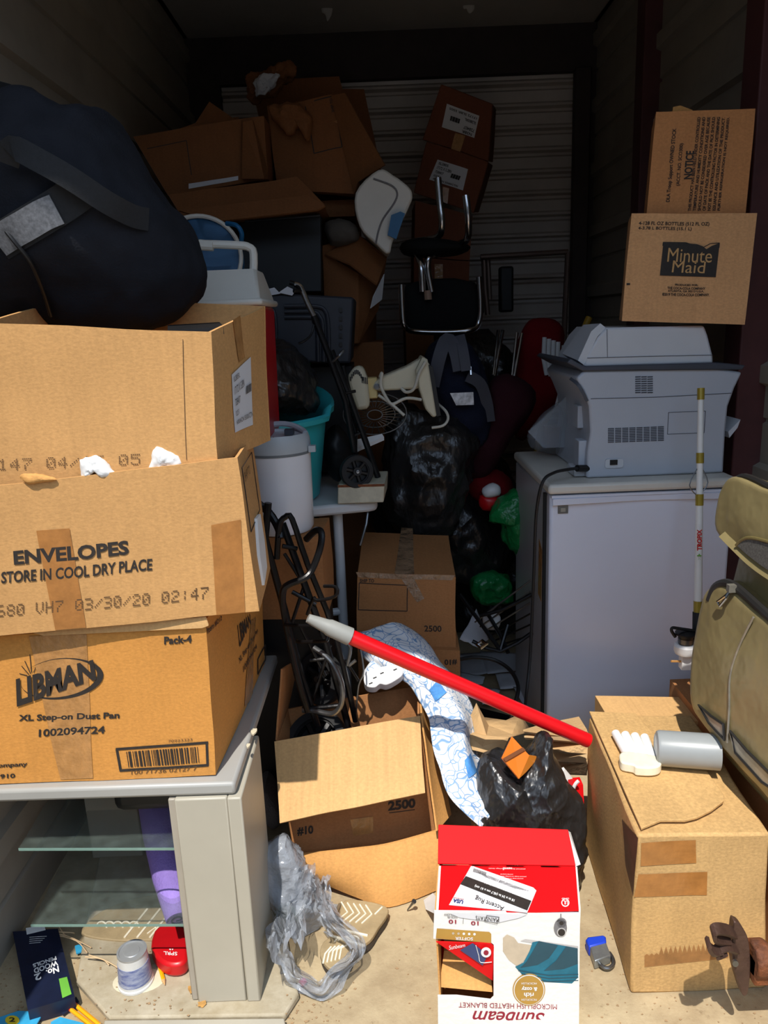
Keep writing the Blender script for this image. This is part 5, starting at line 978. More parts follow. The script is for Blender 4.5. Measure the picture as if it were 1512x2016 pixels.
for k_, (px, lb_) in enumerate((([(1030, 1440), (1125, 1452), (1156, 1440), (1140, 1414), (1070, 1428)], 'topmost folded kraft paper behind the black trash bag'), ([(1032, 1452), (1156, 1462), (1156, 1448), (1080, 1440)], 'second folded kraft paper from the top of the pile'), ([(1080, 1478), (1156, 1484), (1156, 1466), (1060, 1456)], 'middle folded kraft paper of the pile beside big box'), ([(1095, 1500), (1154, 1502), (1156, 1484), (1085, 1480)], 'fourth folded kraft paper down the pile beside big box'), ([(1102, 1522), (1154, 1524), (1156, 1502), (1095, 1500)], 'lowest folded kraft paper above the red packet'))):
    q = [P(u, v, 1.56 + 0.02 * (4 - k_) * 0 + (0.10 if i in (3, 4) else 0.0)) for i, (u, v) in enumerate(px)]
    m = MB(); m.slab(q, 0.004, KP2 if k_ % 2 else KP); 
    for t_ in (0.3, 0.7): m.slab([a + V((0.004 * t_, 0.004, -0.009 * t_)) for a in q], 0.002, KP if k_ % 2 else KP2)
    tag(m.build('kraft_paper_sheet'), lb_, 'paper', 'folded kraft papers beside the big box')
m = MB(); m.slab([F(1062, 1420, 0.002), F(1156, 1420, 0.002), F(1150, 1500, 0.002), F(1060, 1500, 0.002)], 0.001, K_D, V((0, 0, 1))); 
OR = mat('orange_card', (214, 110, 24), 0.4, var=0.05); OR2 = mat('orange_card_light', (236, 140, 40), 0.4, var=0.05)
ofd = thing('orange_folder', 'orange folded box with dark band sticking out of black trash bag', 'folder', P(1020, 1530, 1.5))
q = [P(988, 1492, 1.40), P(1008, 1450, 1.44), P(1042, 1487, 1.42), P(1022, 1533, 1.38)]; m = MB(); m.slab(q, 0.004, OR); m.build('cover', ofd)
m = MB(); m.slab([P(1042, 1487, 1.42), P(1062, 1490, 1.44), P(1036, 1520, 1.41), P(1022, 1533, 1.38)], 0.004, OR2); m.build('side', ofd)
m = MB(); d = V((0, -0.003, 0.003)); m.slab([q[0].lerp(q[3], 0.05) + d, q[0].lerp(q[3], 0.2) + d, q[1].lerp(q[2], 0.75) + d, q[1].lerp(q[2], 0.6) + d], 0.001, mat('brown_band', (112, 62, 26), 0.5)); m.build('band', ofd)
m = MB(); m.inflate([(935, 1520), (960, 1500), (985, 1508), (1020, 1535), (1055, 1500), (1072, 1470), (1084, 1464), (1092, 1490), (1108, 1540), (1128, 1560), (1146, 1590), (1152, 1650), (1146, 1700), (1120, 1735), (1040, 1730), (960, 1700), (945, 1640), (938, 1560)], 1.43, 0.06, 0.10, TRASH, 0.013, 8, 18, 2.0, 3, 3, True, 0.12, 2, 0.004); tag(m.build('trash_bag'), 'shiny black trash bag with peaked top in front of kraft paper', 'trash bag')
m = MB(); m.slab([P(1118, 1548, 1.50), P(1148, 1545, 1.52), P(1150, 1588, 1.50), P(1128, 1580, 1.48)], 0.03, RED, V((0, 1, 0))); m.tube([P(1150 + 22 * math.cos(t), 1560 + 26 * math.sin(t), 1.495) for t in [2.0 + i * 0.2 for i in range(12)]], 0.004, WHT, 8); tag(m.build('red_packet'), 'red packet with white ring between trash bag and big box', 'packet')
m = MB(); m.slab([P(1100, 1522, 1.50), P(1112, 1516, 1.52), P(1128, 1535, 1.52), P(1118, 1560, 1.49)], 0.012, WHT, V((0, 1, 0))); m.slab([P(1118, 1535, 1.498), P(1128, 1533, 1.50), P(1124, 1552, 1.49), P(1118, 1560, 1.488)], 0.004, REDP, V((0, -1, 0))); tag(m.build('small_packet'), 'small white and red packet behind the black trash bag', 'packet')
# shoe soles
SOLE = mat('shoe_sole', (164, 144, 108), 0.7, var=0.2, vs=12, bump=0.2); SOLL = mat('sole_tread', (236, 228, 204), 0.7, var=0.1); SHB = mat('shoe_upper', (70, 62, 54), 0.8, var=0.3, vs=30)
def shoe(px, z_, heel_px, label, th=0.024):
    t_ = thing('shoe', label, 'shoe', F(*px[0], 0.003)); out = spline([F(u, v, z_) for u, v in px], 4, True); m = MB(); m.slab(out, th * 0.4, SOLE, V((0, 0, -1))); m.build('sole', t_, bevel=0.002)
    m = MB(); c = sum(out, V((0, 0, 0))) / len(out); m.slab([c + (q - c) * 0.97 + V((0, 0, -th * 0.4)) for q in out], max(0.004, th * 0.6), SHB, V((0, 0, -1))); m.build('upper', t_)
    return t_
s_ = shoe([(648, 1905), (630, 1880), (636, 1855), (656, 1838), (668, 1800), (680, 1772), (730, 1775), (765, 1790), (745, 1825), (728, 1850), (700, 1868), (690, 1890), (672, 1904)], 0.03, None, 'beige patterned shoe sole lying face up in front of open box')
m = MB()
def tread(mb, px, z_=0.0308, r=0.0018): mb.tube([F(u, v, z_) for u, v in px], r, SOLL, 6)
for k_ in range(6): tread(m, [(664 + k_ * 12, 1812 + k_ * 1.5), (684 + k_ * 12, 1796 + k_), (672 + k_ * 12, 1776 + k_ * 1.5)] if k_ < 5 else [(738, 1800), (752, 1786)])
tread(m, [(655, 1826), (724, 1842)], r=0.0028); tread(m, [(652, 1842), (718, 1862)], r=0.0028)
for k_ in range(4): tread(m, [(672 + k_ * 7 + 14 * math.cos(t), 1858 - k_ * 3 - 12 * math.sin(t) * (1 - k_ * .15)) for t in [i * 0.4 for i in range(8)]])
for k_ in range(5): tread(m, [(636 + k_ * 8, 1896 - k_ * 2), (640 + k_ * 8, 1878 - k_ * 3), (652 + k_ * 8, 1864 - k_)])
m.build('tread', s_)
s_ = shoe([(160, 1836), (190, 1800), (240, 1776), (300, 1762), (350, 1772), (356, 1800), (330, 1846), (280, 1850), (220, 1850)], 0.022, None, 'second patterned sole lying on the base board under the glass shelf', 0.02)
m = MB()
for k_ in range(5): tread(m, [(200 + k_ * 16 + 10 * math.cos(t), 1826 - 12 * math.sin(t)) for t in [i * 0.4 for i in range(8)]], 0.0228)
for k_ in range(3): tread(m, [(245 + k_ * 25, 1846), (290 + k_ * 25, 1790)], 0.0228, 0.0026)
for k_ in range(3): tread(m, [(290 + k_ * 14, 1838), (306 + k_ * 14, 1826), (320 + k_ * 10, 1838)], 0.0228)
m.build('tread', s_)
for k_, (a, b, lb_) in enumerate((((802, 1792), (814, 1776), 'loose steel screw on the concrete below the open box'),)):
    m = MB(); q0, q1 = F(*a, 0.004) + V((0, 0, 0)), F(*b, 0.03); m.tube([q0, q1], [0.0012, 0.003], STL, 8); m.tube([q1, q1 + (q1 - q0).normalized() * 0.004], 0.005, STL, 10); tag(m.build('screw'), lb_, 'screw')
m = MB(); m.slab([F(u, v, 0.006 + 0.02 * k_) for k_, (u, v) in enumerate(((838, 1790), (834, 1772), (852, 1758), (866, 1775), (858, 1800)))], 0.0015, WHT); tag(m.build('white_scrap'), 'white paper scrap between open box and blanket box', 'paper')
m = MB(); m.tube([F(565, 1965, 0.006), F(590, 1938, 0.01)], 0.004, WHT, 8); m.tube([F(592, 1937, 0.01), F(600, 1930, 0.01)], 0.006, mat('pink_plastic', (220, 70, 130), 0.4), 8); tag(m.build('lollipop_stick'), 'small white stick with pink end below the clear bag', 'stick')
# clear grey carrier bag
CB = mat('translucent_bag', (172, 178, 186), 0.2, var=0.12, vs=9, bump=0.8, bs=22, spec=0.7, alpha=0.6, bdist=0.02)
cb = thing('plastic_carrier_bag', 'translucent grey carrier bag slumped beside the grey pillar', 'bag', F(600, 1880, 0.004))
m = MB(); m.inflate([(505, 1700), (530, 1662), (560, 1655), (590, 1690), (612, 1740), (640, 1770), (648, 1800), (620, 1840), (580, 1850), (545, 1830), (520, 1790), (506, 1750)], 1.36, 0.05, 0.06, CB, 0.012, 12, 14, 2.0, 2, 3, True, 0, 1, 0.004); m.build('bag_body', cb)
def rib2(pts, w_, seed):
    m = MB(); pts = spline([V(p) for p in pts], 8); k = len(pts)
    def fn(i, j):
        a = pts[min(k - 1, round(j * (k - 1)))]; t_ = (pts[min(k - 1, round(j * (k - 1)) + 1)] - pts[max(0, round(j * (k - 1)) - 1)]).normalized(); s_ = t_.cross(V((0, -0.8, 0.6))).normalized(); nn_ = s_.cross(t_)
        q = a + s_ * (i - 0.5) * w_ * (0.75 + 0.55 * noise.noise(V((j * 7, seed, 0)))) + nn_ * (0.012 * math.sin(i * 9 + seed + j * 5) + 0.009 * math.sin(i * 23 - j * 14)); q += noise.noise_vector(q * 22 + V((seed, 0, 0))) * 0.013; q.z = max(q.z, 0.004); return q
    m.grid(fn, 14, k - 1, CB); o = m.build('bag_handle', cb); return o
rib2([P(560, 1800, 1.31), F(548, 1850, 0.10), F(560, 1890, 0.06), F(585, 1930, 0.03), F(625, 1955, 0.015), F(655, 1935, 0.025), F(688, 1890, 0.05), F(694, 1860, 0.06), F(668, 1820, 0.09), F(640, 1790, 0.10)], 0.05, 1)
rib2([P(600, 1700, 1.34), P(596, 1745, 1.32), P(588, 1790, 1.30), F(580, 1840, 0.11)], 0.06, 3); rib2([P(625, 1730, 1.33), P(640, 1785, 1.31), F(655, 1822, 0.09)], 0.045, 5)
m = MB(); m.inflate([(540, 1795), (560, 1780), (582, 1790), (590, 1812), (570, 1822), (548, 1815)], 1.36, 0.01, 0.01, mat('green_print', (30, 110, 70), 0.5), 0.003, 20, 5); o = m.build('green_print_panel', cb)
# ------------------------------------------------------------------ bucket, tub, table
bkt = thing('diaper_pail', 'white lidded pail beside the carton stack below the teal tub', 'bucket', P(560, 1050, 1.70)); c0 = P(556, 1030, 1.755); c0.z = 0.752
PW = mat('pail_white', (228, 230, 236), 0.22, var=0.03); PG = mat('pail_lid_grey', (176, 184, 190), 0.4, var=0.05)
rb_ = abs(P(620, 950, 1.755).x - P(500, 950, 1.755).x) / 2 + 0.006
zt_ = P(560, 895, 1.70).z
m = MB(); m.lathe([(rb_ * 0.90, 0), (rb_ * 0.96, 0.008), (rb_ * 0.99, 0.1), (rb_, zt_ - c0.z)], c0, PW, n=48); m.build('body', bkt)
m = MB(); m.lathe([(rb_ * 1.01, 0), (rb_ * 1.02, 0.006), (rb_ * 1.0, 0.03), (rb_ * 0.93, 0.042), (rb_ * 0.88, 0.036), (rb_ * 0.6, 0.034), (0, 0.034)], V((c0.x, c0.y, zt_)), PG, n=48); ld = m.build('lid', bkt)
m = MB(); m.lathe([(rb_ * 1.015, 0), (rb_ * 1.015, 0.006)], V((c0.x, c0.y, zt_ - 0.004)), mat('pail_seam', (110, 116, 120), 0.5), n=48); m.build('seam', ld)
lt0 = V((c0.x, c0.y, zt_ + 0.036)); m = MB(); m.tube([lt0 + V((math.cos(t) * rb_ * 0.88, math.sin(t) * rb_ * 0.88, 0.0 + 0.018 * math.sin(t) ** 2)) for t in [0.15 + i * 0.15 for i in range(20)]], 0.007, PG, 8); m.build('carry_handle', ld)
m = MB()
for k_ in range(7): m.box(lt0 + V((-0.02 + (k_ - 3) * 0.006, -0.035, 0.0)), (0.002, 0.014, 0.002), BPL)
m.box(lt0 + V((0.03, 0.01, 0.006)), (0.02, 0.03, 0.012), GPD); m.build('vent_grille', ld)
m = MB(); m.box(V((c0.x + rb_ + 0.006, c0.y - 0.02, zt_ + 0.006)), (0.016, 0.02, 0.014), PG); m.build('latch', bkt)
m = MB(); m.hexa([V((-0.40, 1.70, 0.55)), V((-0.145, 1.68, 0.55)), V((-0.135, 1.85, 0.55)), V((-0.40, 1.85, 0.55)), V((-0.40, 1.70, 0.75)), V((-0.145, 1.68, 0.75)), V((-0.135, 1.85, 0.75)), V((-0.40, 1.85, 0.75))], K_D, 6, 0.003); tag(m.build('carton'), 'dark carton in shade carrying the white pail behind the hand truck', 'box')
m = MB(); m.hexa([V((-0.40, 1.71, 0.001)), V((-0.15, 1.69, 0.001)), V((-0.14, 1.84, 0.001)), V((-0.40, 1.84, 0.001)), V((-0.40, 1.71, 0.547)), V((-0.15, 1.69, 0.547)), V((-0.14, 1.84, 0.547)), V((-0.40, 1.84, 0.547))], BPL); tag(m.build('black_support'), 'black block standing in for the shade on the floor behind the hand truck', 'crate')  # added support, coloured black to read as the dark gap
TBW = mat('table_white', (206, 208, 210), 0.4, var=0.05); TL = thing('folding_table', 'white plastic folding table with grey leg behind the cartons', 'table', (-0.3, 2.3, 0))
e0, e1_ = P(560, 1003, 1.97), P(748, 990, 2.03); zt_b = e0.z
m = MB(); ed = (e1_ - e0); ed.z = 0; ed.normalize(); pp = V((-ed.y, ed.x, 0)); o_ = V((e1_.x, e1_.y, zt_b))
out = [o_ - ed * 0.60, o_ - ed * 0.03, o_ - ed * 0.008 + pp * 0.008, o_ + pp * 0.03, o_ + pp * 0.70, o_ - ed * 0.60 + pp * 0.70]; m.slab(out, 0.03, TBW, V((0, 0, -1))); m.build('tabletop', TL, bevel=0.008)
for dx in (-0.108, -0.56):
    for dy in (0.06, 0.62):
        a = o_ + ed * dx + pp * dy; m = MB(); m.tube([V((a.x, a.y, 0.0)), V((a.x, a.y, zt_b - 0.03))], 0.014, TBW, 12); m.build('leg', TL)
m = MB(); a = o_ + ed * -0.108 + pp * 0.06; m.tube([V((a.x, a.y, 0.42)), V((a.x, a.y, 0.42)) - ed * 0.45], 0.011, TBW, 10); m.build('brace_bar', TL)
m = MB(); m.tube([o_ + ed * -0.03 + pp * 0.02 + V((0, 0, -0.03)), o_ + ed * -0.04 + V((0, 0, -0.06)), o_ + ed * -0.06 + V((0.0, 0, -0.12))], 0.004, STL, 8); m.build('hook', TL)
# teal tub with black bag
tt_ = thing('tub', 'round teal plastic tub on the table holding a black bag', 'tub', P(545, 960, 2.2)); cy = 2.10; c0 = P(522, 820, cy); rt = P(658, 800, cy).x - c0.x; zb2 = zt_b + 0.002
zr = P(520, 842, cy - rt).z
m = MB(); hh = zr - zb2
m.lathe([(rt * 0.66, 0), (rt * 0.72, 0.01), (rt * 0.88, hh - 0.012), (rt * 0.99, hh - 0.012), (rt, hh), (rt * 0.96, hh + 0.006), (rt * 0.88, hh), (rt * 0.84, hh - 0.02), (rt * 0.68, 0.012), (0, 0.012)], V((c0.x, cy, zb2)), TEAL, n=56)
for i, q in enumerate(m.v):
    f = (q.z - zb2) / hh
    if f > 0.5: m.v[i] = V((q.x, q.y, q.z + (f - 0.5) * 2 * (0.03 * (max(0, (q.x - c0.x) / rt)) ** 2 * (1 if q.y > cy - 0.05 else 0.3) + 0.075 * max(0, (q.y - cy) / rt))))
m.build('basin', tt_, sharp=60)
m = MB(); m.inflate([(470, 700), (500, 690), (540, 678), (580, 690), (612, 735), (626, 780), (618, 810), (560, 818), (490, 822), (450, 780)], cy, 0.14, 0.12, TRASH, 0.018, 9, 16, 2.0, 8, 3, True); tag(m.build('trash_bag'), 'black bin bag stuffed in the teal tub', 'trash bag')
m = MB(); m.inflate([(586, 690), (602, 692), (612, 712), (604, 730), (590, 725)], 2.36, 0.02, 0.02, mat('green_film', (24, 120, 50), 0.3, bump=0.4, bs=30), 0.004, 20, 5); tag(m.build('green_bag'), 'small green plastic bag behind the teal tub', 'bag')
# beige box with second cart
bb = carton('beige_case', 'beige dusty case at the table corner under the cart wheel', 'case', [(665, 955), (757, 952), (755, 991), (664, 991)], (2.0, 2.0, 2.0), 0.16, mat('beige_metal', (196, 190, 168), 0.5, var=0.15, vs=40), 0.001, bd=V((0.012, 0.17, 0)), bottom_z=zt_b + 0.001); done(bb, bevel=0.003)
part_strip('rust_edge', bb, [(665, 955), (757, 952), (757, 957), (665, 960)], RST, label='rusty top edge')
ct = thing('luggage_cart', 'slim black luggage cart standing on the beige case by the teal tub', 'luggage cart', P(710, 950, 2.05)); 
wheel(P(702, 928, 2.015), (0.25, -0.95, 0.1), P(735, 928, 2.015).x - P(702, 928, 2.015).x, 0.025, ct, CHR)
def tq(pts, r, mt=BLK, sm=0, nm='rail'): m = MB(); m.tube([P(*p) for p in pts], r, mt, 10, smooth=sm); return m.build(nm, ct)
tq([(618, 622, 2.06), (650, 706, 2.06), (680, 790, 2.06), (698, 890, 2.06)], 0.0085); tq([(652, 690, 2.08), (688, 780, 2.08), (720, 870, 2.08), (744, 940, 2.08)], 0.0085)
tq([(675, 720, 2.10), (690, 780, 2.10), (736, 920, 2.10)], 0.006); tq([(665, 740, 2.09), (700, 850, 2.09), (700, 900, 2.09)], 0.005, nm='inner_rail'); tq([(580, 560, 2.06), (592, 566, 2.06), (605, 596, 2.06), (620, 626, 2.06)], 0.0075, CHR, 3, 'chrome_handle')
tq([(570, 556, 2.06), (582, 560, 2.06), (590, 572, 2.05), (578, 572, 2.04)], 0.006, BLK, 2, 'handle_grip'); tq([(618, 640, 2.05), (612, 660, 2.04), (598, 672, 2.03), (588, 676, 2.03)], 0.003, BLK, 3, 'cable_loop'); tq([(655, 712, 2.05), (668, 700, 2.04), (676, 690, 2.05)], 0.004, STL, 2, 'latch')
tq([(676, 775, 2.07), (700, 770, 2.08)], 0.004, nm='crossbar'); tq([(692, 860, 2.07), (715, 850, 2.08)], 0.004, nm='crossbar')
m = MB(); m.slab([P(690, 868, 2.14), P(752, 854, 2.20), P(756, 860, 2.20), P(700, 884, 2.12)], 0.01, WPL, V((0, 0, -1))); tag(m.build('white_tray'), 'white plastic tray edge behind the cart wheel', 'tray')
m = MB(); m.inflate([(640, 860), (660, 835), (685, 860), (700, 920), (665, 950), (640, 920)], 2.2, 0.05, 0.05, BPL, 0.01, 12, 8); tag(m.build('black_bundle'), 'dark bundle on the table behind the luggage cart wheel', 'bundle')
# ------------------------------------------------------------------ behind the stack: cooler, blue lid, dark tote
CLB = mat('cooler_white', (214, 210, 200), 0.45, var=0.05)
co = thing('cooler', 'red cooler with white lid and raised white handle behind the duffel', 'cooler', P(440, 700, 1.80)); 
m = MB(); q = [P(380, 605, 1.70), P(512, 585, 1.70)]; x0, x1 = -0.42, P(515, 640, 1.70).x; zt = P(505, 600, 1.70).z
m.hexa([V((x0, 1.70, zt - 0.30)), V((x1 - 0.006, 1.70, zt - 0.30)), V((x1 - 0.006, 1.93, zt - 0.30)), V((x0, 1.93, zt - 0.30)), V((x0, 1.69, zt)), V((x1, 1.69, zt)), V((x1, 1.94, zt)), V((x0, 1.94, zt))], REDP); m.build('body', co, bevel=0.012)
m = MB(); zt2 = P(505, 530, 1.78).z; m.hexa([V((x0, 1.685, zt)), V((x1 + 0.004, 1.685, zt)), V((x1 + 0.004, 1.945, zt)), V((x0, 1.945, zt)), V((x0, 1.76, zt2)), V((x1 - 0.012, 1.76, zt2)), V((x1 - 0.012, 1.87, zt2)), V((x0, 1.87, zt2))], CLB); m.box(((x0 + x1) / 2, 1.815, zt + 0.006), (x1 - x0 + 0.016, 0.27, 0.014), CLB); m.build('lid', co, bevel=0.006)
m = MB(); m.tube([P(488, 600, 1.76), P(497, 560, 1.79), P(499, 500, 1.80), P(490, 487, 1.80), P(470, 483, 1.80), P(390, 480, 1.80), P(330, 478, 1.80)], 0.009, CLB, 10, smooth=3); m.tube([P(392, 482, 1.797), P(420, 484, 1.797)], 0.0115, CLB, 10); m.build('handle', co)
hb = zt - 0.30
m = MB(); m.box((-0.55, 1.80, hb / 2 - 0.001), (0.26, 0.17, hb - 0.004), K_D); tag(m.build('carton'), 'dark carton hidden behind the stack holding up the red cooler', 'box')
bl = thing('tub', 'round blue tub on its side with white rim behind the cooler handle', 'tub', P(410, 530, 2.2)); ccx = P(393, 508, 2.15); rx = P(478, 500, 2.15).x - ccx.x
m = MB(); m.lathe([(0, 0.0), (rx * 0.9, 0.0), (rx * 0.93, -0.01)], ccx, BLUEP, V((0.1, -1, 0.25)), n=48); m.lathe([(rx, -0.03), (rx, 0.0), (rx * 0.97, 0.006), (rx * 0.93, 0.0)], ccx, BLUEP, V((0.1, -1, 0.25)), n=48); m.build('disc', bl)
m = MB(); x_ = V((0.1, -1, 0.25)).normalized(); a_ = x_.orthogonal().normalized(); b_ = x_.cross(a_); m.tube([ccx + x_ * 0.006 + (a_ * math.cos(t) + b_ * math.sin(t)) * rx * 0.95 for t in [i * 2 * math.pi / 40 for i in range(40)]], 0.006, CLB, 8, closed=True); m.build('rim', bl)
m = MB(); m.tube([P(446, 440, 2.1), P(466, 444, 2.08), P(476, 460, 2.08), P(474, 480, 2.1)], 0.006, BLUEP, 8, smooth=4); m.build('handle_loop', bl)
m = MB(); m.lathe([(rx * 0.99, -0.03), (rx * 0.9, -0.20), (0, -0.20)], ccx, BLUEP, V((0.1, -1, 0.25)), n=48); m.build('tub_wall', bl)
zb_ = ccx.z - rx * 0.97 - 0.055
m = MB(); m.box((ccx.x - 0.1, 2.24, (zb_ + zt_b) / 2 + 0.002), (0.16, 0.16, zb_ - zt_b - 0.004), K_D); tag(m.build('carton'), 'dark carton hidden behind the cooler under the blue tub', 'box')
TOTE = mat('dark_tote', (34, 38, 48), 0.5, var=0.2, vs=10)
to = thing('storage_tote', 'dark ribbed plastic tote on its side behind the luggage cart', 'storage box', P(600, 715, 2.3)); 
m = MB(); q = [P(505, 712, 2.28), P(690, 716, 2.28), P(697, 585, 2.28), P(508, 575, 2.28)]; m.hexa([q[0], q[1], q[1] + V((0, .3, 0)), q[0] + V((0, .3, 0)), q[3], q[2], q[2] + V((0, .3, 0)), q[3] + V((0, .3, 0))], TOTE); m.build('body', to, bevel=0.008)
m = MB()
for k_ in range(3):
    i_ = k_ * 11; m.tube([P(560, 603 + i_, 2.275), P(620 - i_ * 0.3, 603 + i_, 2.275), P(640 - i_, 612 + i_, 2.275), P(646 - i_, 640, 2.275), P(648 - i_, 712, 2.275)], 0.006, TOTE, 8, smooth=3)
    m.tube([P(515, 605 + i_, 2.275), P(530, 606 + i_, 2.275), P(542 - i_, 622 + i_, 2.275), P(544 - i_, 700, 2.275)], 0.005, TOTE, 8, smooth=3)
m.build('moulded_ribs', to)
m = MB()
for k_ in range(6): m.box(P(671, 610 + k_ * 17, 2.275), (0.008, 0.006, 0.012), BPL)
m.build('rim_slots', to)
m = MB(); a = P(600, 718, 2.35); m.box((a.x - 0.03, 2.5, (zt_b + a.z) / 2 + 0.004), (0.34, 0.26, a.z - zt_b - 0.03), BPL); tag(m.build('black_support'), 'black crate on the table in the dark below the ribbed tote', 'crate')
for px, lb_ in (([(515, 572), (540, 566), (552, 578), (530, 582)], 'white paper corner on top of the dark tote, left one'), ([(548, 576), (566, 564), (582, 572), (575, 582)], 'white paper corner on top of the dark tote beside the cart handle')):
    m = MB(); m.slab([P(u, v, 2.27) for u, v in px], 0.003, PAP); tag(m.build('paper_sheet'), lb_, 'paper')
# ------------------------------------------------------------------ back wall pile
tvs = thing('flat_screen', 'black flat screen standing in the dark below the flattened carton', 'screen', P(560, 590, 2.6)); 
m = MB(); q = [P(470, 575, 2.6), P(634, 575, 2.6), P(632, 424, 2.6), P(470, 438, 2.6)]; m.slab(q, 0.04, BPL, V((0, 1, 0))); m.build('panel', tvs, bevel=0.004); m = MB(); m.tube([P(482, 436, 2.59), P(630, 424, 2.59)], 0.004, mat('bezel', (52, 54, 60), 0.3), 8); m.build('bezel', tvs)
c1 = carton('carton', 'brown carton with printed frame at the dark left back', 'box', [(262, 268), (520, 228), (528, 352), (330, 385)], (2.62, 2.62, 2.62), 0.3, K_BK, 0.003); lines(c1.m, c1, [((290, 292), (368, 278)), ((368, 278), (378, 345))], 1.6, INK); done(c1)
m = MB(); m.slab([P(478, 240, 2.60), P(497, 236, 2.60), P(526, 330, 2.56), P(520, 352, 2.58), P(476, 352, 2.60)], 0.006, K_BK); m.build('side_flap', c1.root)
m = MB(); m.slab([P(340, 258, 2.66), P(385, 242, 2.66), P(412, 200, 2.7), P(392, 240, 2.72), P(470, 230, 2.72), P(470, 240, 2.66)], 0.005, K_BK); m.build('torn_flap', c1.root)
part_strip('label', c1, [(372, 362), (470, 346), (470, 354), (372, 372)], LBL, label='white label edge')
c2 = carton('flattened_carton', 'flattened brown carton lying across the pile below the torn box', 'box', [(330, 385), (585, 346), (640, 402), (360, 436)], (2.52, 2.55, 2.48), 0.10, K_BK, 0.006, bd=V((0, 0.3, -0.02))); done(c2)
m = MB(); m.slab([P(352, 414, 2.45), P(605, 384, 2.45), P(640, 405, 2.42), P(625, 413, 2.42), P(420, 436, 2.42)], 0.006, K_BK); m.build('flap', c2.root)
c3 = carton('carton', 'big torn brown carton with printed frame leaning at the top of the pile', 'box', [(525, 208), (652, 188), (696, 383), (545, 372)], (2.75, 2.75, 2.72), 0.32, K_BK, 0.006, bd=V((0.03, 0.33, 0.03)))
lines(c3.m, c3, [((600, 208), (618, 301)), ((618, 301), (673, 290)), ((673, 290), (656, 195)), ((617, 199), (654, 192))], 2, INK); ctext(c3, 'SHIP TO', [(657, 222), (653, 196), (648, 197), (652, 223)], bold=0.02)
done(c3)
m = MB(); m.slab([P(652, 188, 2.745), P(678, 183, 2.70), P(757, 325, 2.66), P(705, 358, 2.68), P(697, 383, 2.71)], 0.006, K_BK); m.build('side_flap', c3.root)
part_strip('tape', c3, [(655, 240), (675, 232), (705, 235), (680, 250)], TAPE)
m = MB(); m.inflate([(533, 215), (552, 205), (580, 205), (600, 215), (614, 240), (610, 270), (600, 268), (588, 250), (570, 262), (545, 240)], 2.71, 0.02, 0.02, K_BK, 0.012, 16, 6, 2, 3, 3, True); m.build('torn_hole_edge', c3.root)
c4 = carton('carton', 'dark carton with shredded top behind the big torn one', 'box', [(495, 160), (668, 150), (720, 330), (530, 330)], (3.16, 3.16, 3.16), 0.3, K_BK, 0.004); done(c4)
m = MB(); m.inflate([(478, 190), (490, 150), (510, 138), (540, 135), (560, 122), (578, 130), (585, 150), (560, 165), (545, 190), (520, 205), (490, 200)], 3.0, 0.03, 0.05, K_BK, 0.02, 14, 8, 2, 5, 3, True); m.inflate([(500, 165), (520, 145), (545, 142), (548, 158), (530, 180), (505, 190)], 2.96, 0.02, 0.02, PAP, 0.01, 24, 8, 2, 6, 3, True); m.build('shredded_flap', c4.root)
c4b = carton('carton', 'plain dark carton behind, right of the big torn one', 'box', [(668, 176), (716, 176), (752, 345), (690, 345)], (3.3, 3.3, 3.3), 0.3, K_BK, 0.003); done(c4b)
# supporting cartons in the dark under the pile
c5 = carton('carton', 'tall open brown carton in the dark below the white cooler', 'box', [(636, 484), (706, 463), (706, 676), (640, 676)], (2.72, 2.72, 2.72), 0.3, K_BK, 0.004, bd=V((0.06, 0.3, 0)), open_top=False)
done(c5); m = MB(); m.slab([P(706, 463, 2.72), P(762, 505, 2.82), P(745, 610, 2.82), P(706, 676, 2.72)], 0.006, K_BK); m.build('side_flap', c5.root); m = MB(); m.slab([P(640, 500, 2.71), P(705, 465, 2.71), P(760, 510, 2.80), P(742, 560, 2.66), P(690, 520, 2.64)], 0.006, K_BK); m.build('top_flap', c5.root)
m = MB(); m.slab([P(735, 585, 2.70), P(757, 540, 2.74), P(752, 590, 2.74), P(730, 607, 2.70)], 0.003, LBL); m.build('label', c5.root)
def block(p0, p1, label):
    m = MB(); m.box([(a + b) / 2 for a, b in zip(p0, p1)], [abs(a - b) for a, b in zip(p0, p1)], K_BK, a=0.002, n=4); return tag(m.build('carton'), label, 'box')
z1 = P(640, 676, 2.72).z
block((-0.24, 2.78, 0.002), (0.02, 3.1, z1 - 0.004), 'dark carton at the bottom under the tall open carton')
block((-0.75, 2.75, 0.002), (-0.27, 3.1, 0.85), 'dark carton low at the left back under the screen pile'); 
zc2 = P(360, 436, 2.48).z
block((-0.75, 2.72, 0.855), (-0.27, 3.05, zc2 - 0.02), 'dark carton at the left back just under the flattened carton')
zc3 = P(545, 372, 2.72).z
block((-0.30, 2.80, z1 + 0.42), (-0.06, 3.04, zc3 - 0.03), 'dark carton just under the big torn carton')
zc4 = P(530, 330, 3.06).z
block((-0.50, 3.12, 0.002), (-0.05, 3.45, zc4 - 0.01), 'tall dark stack behind the pile under the shredded carton')
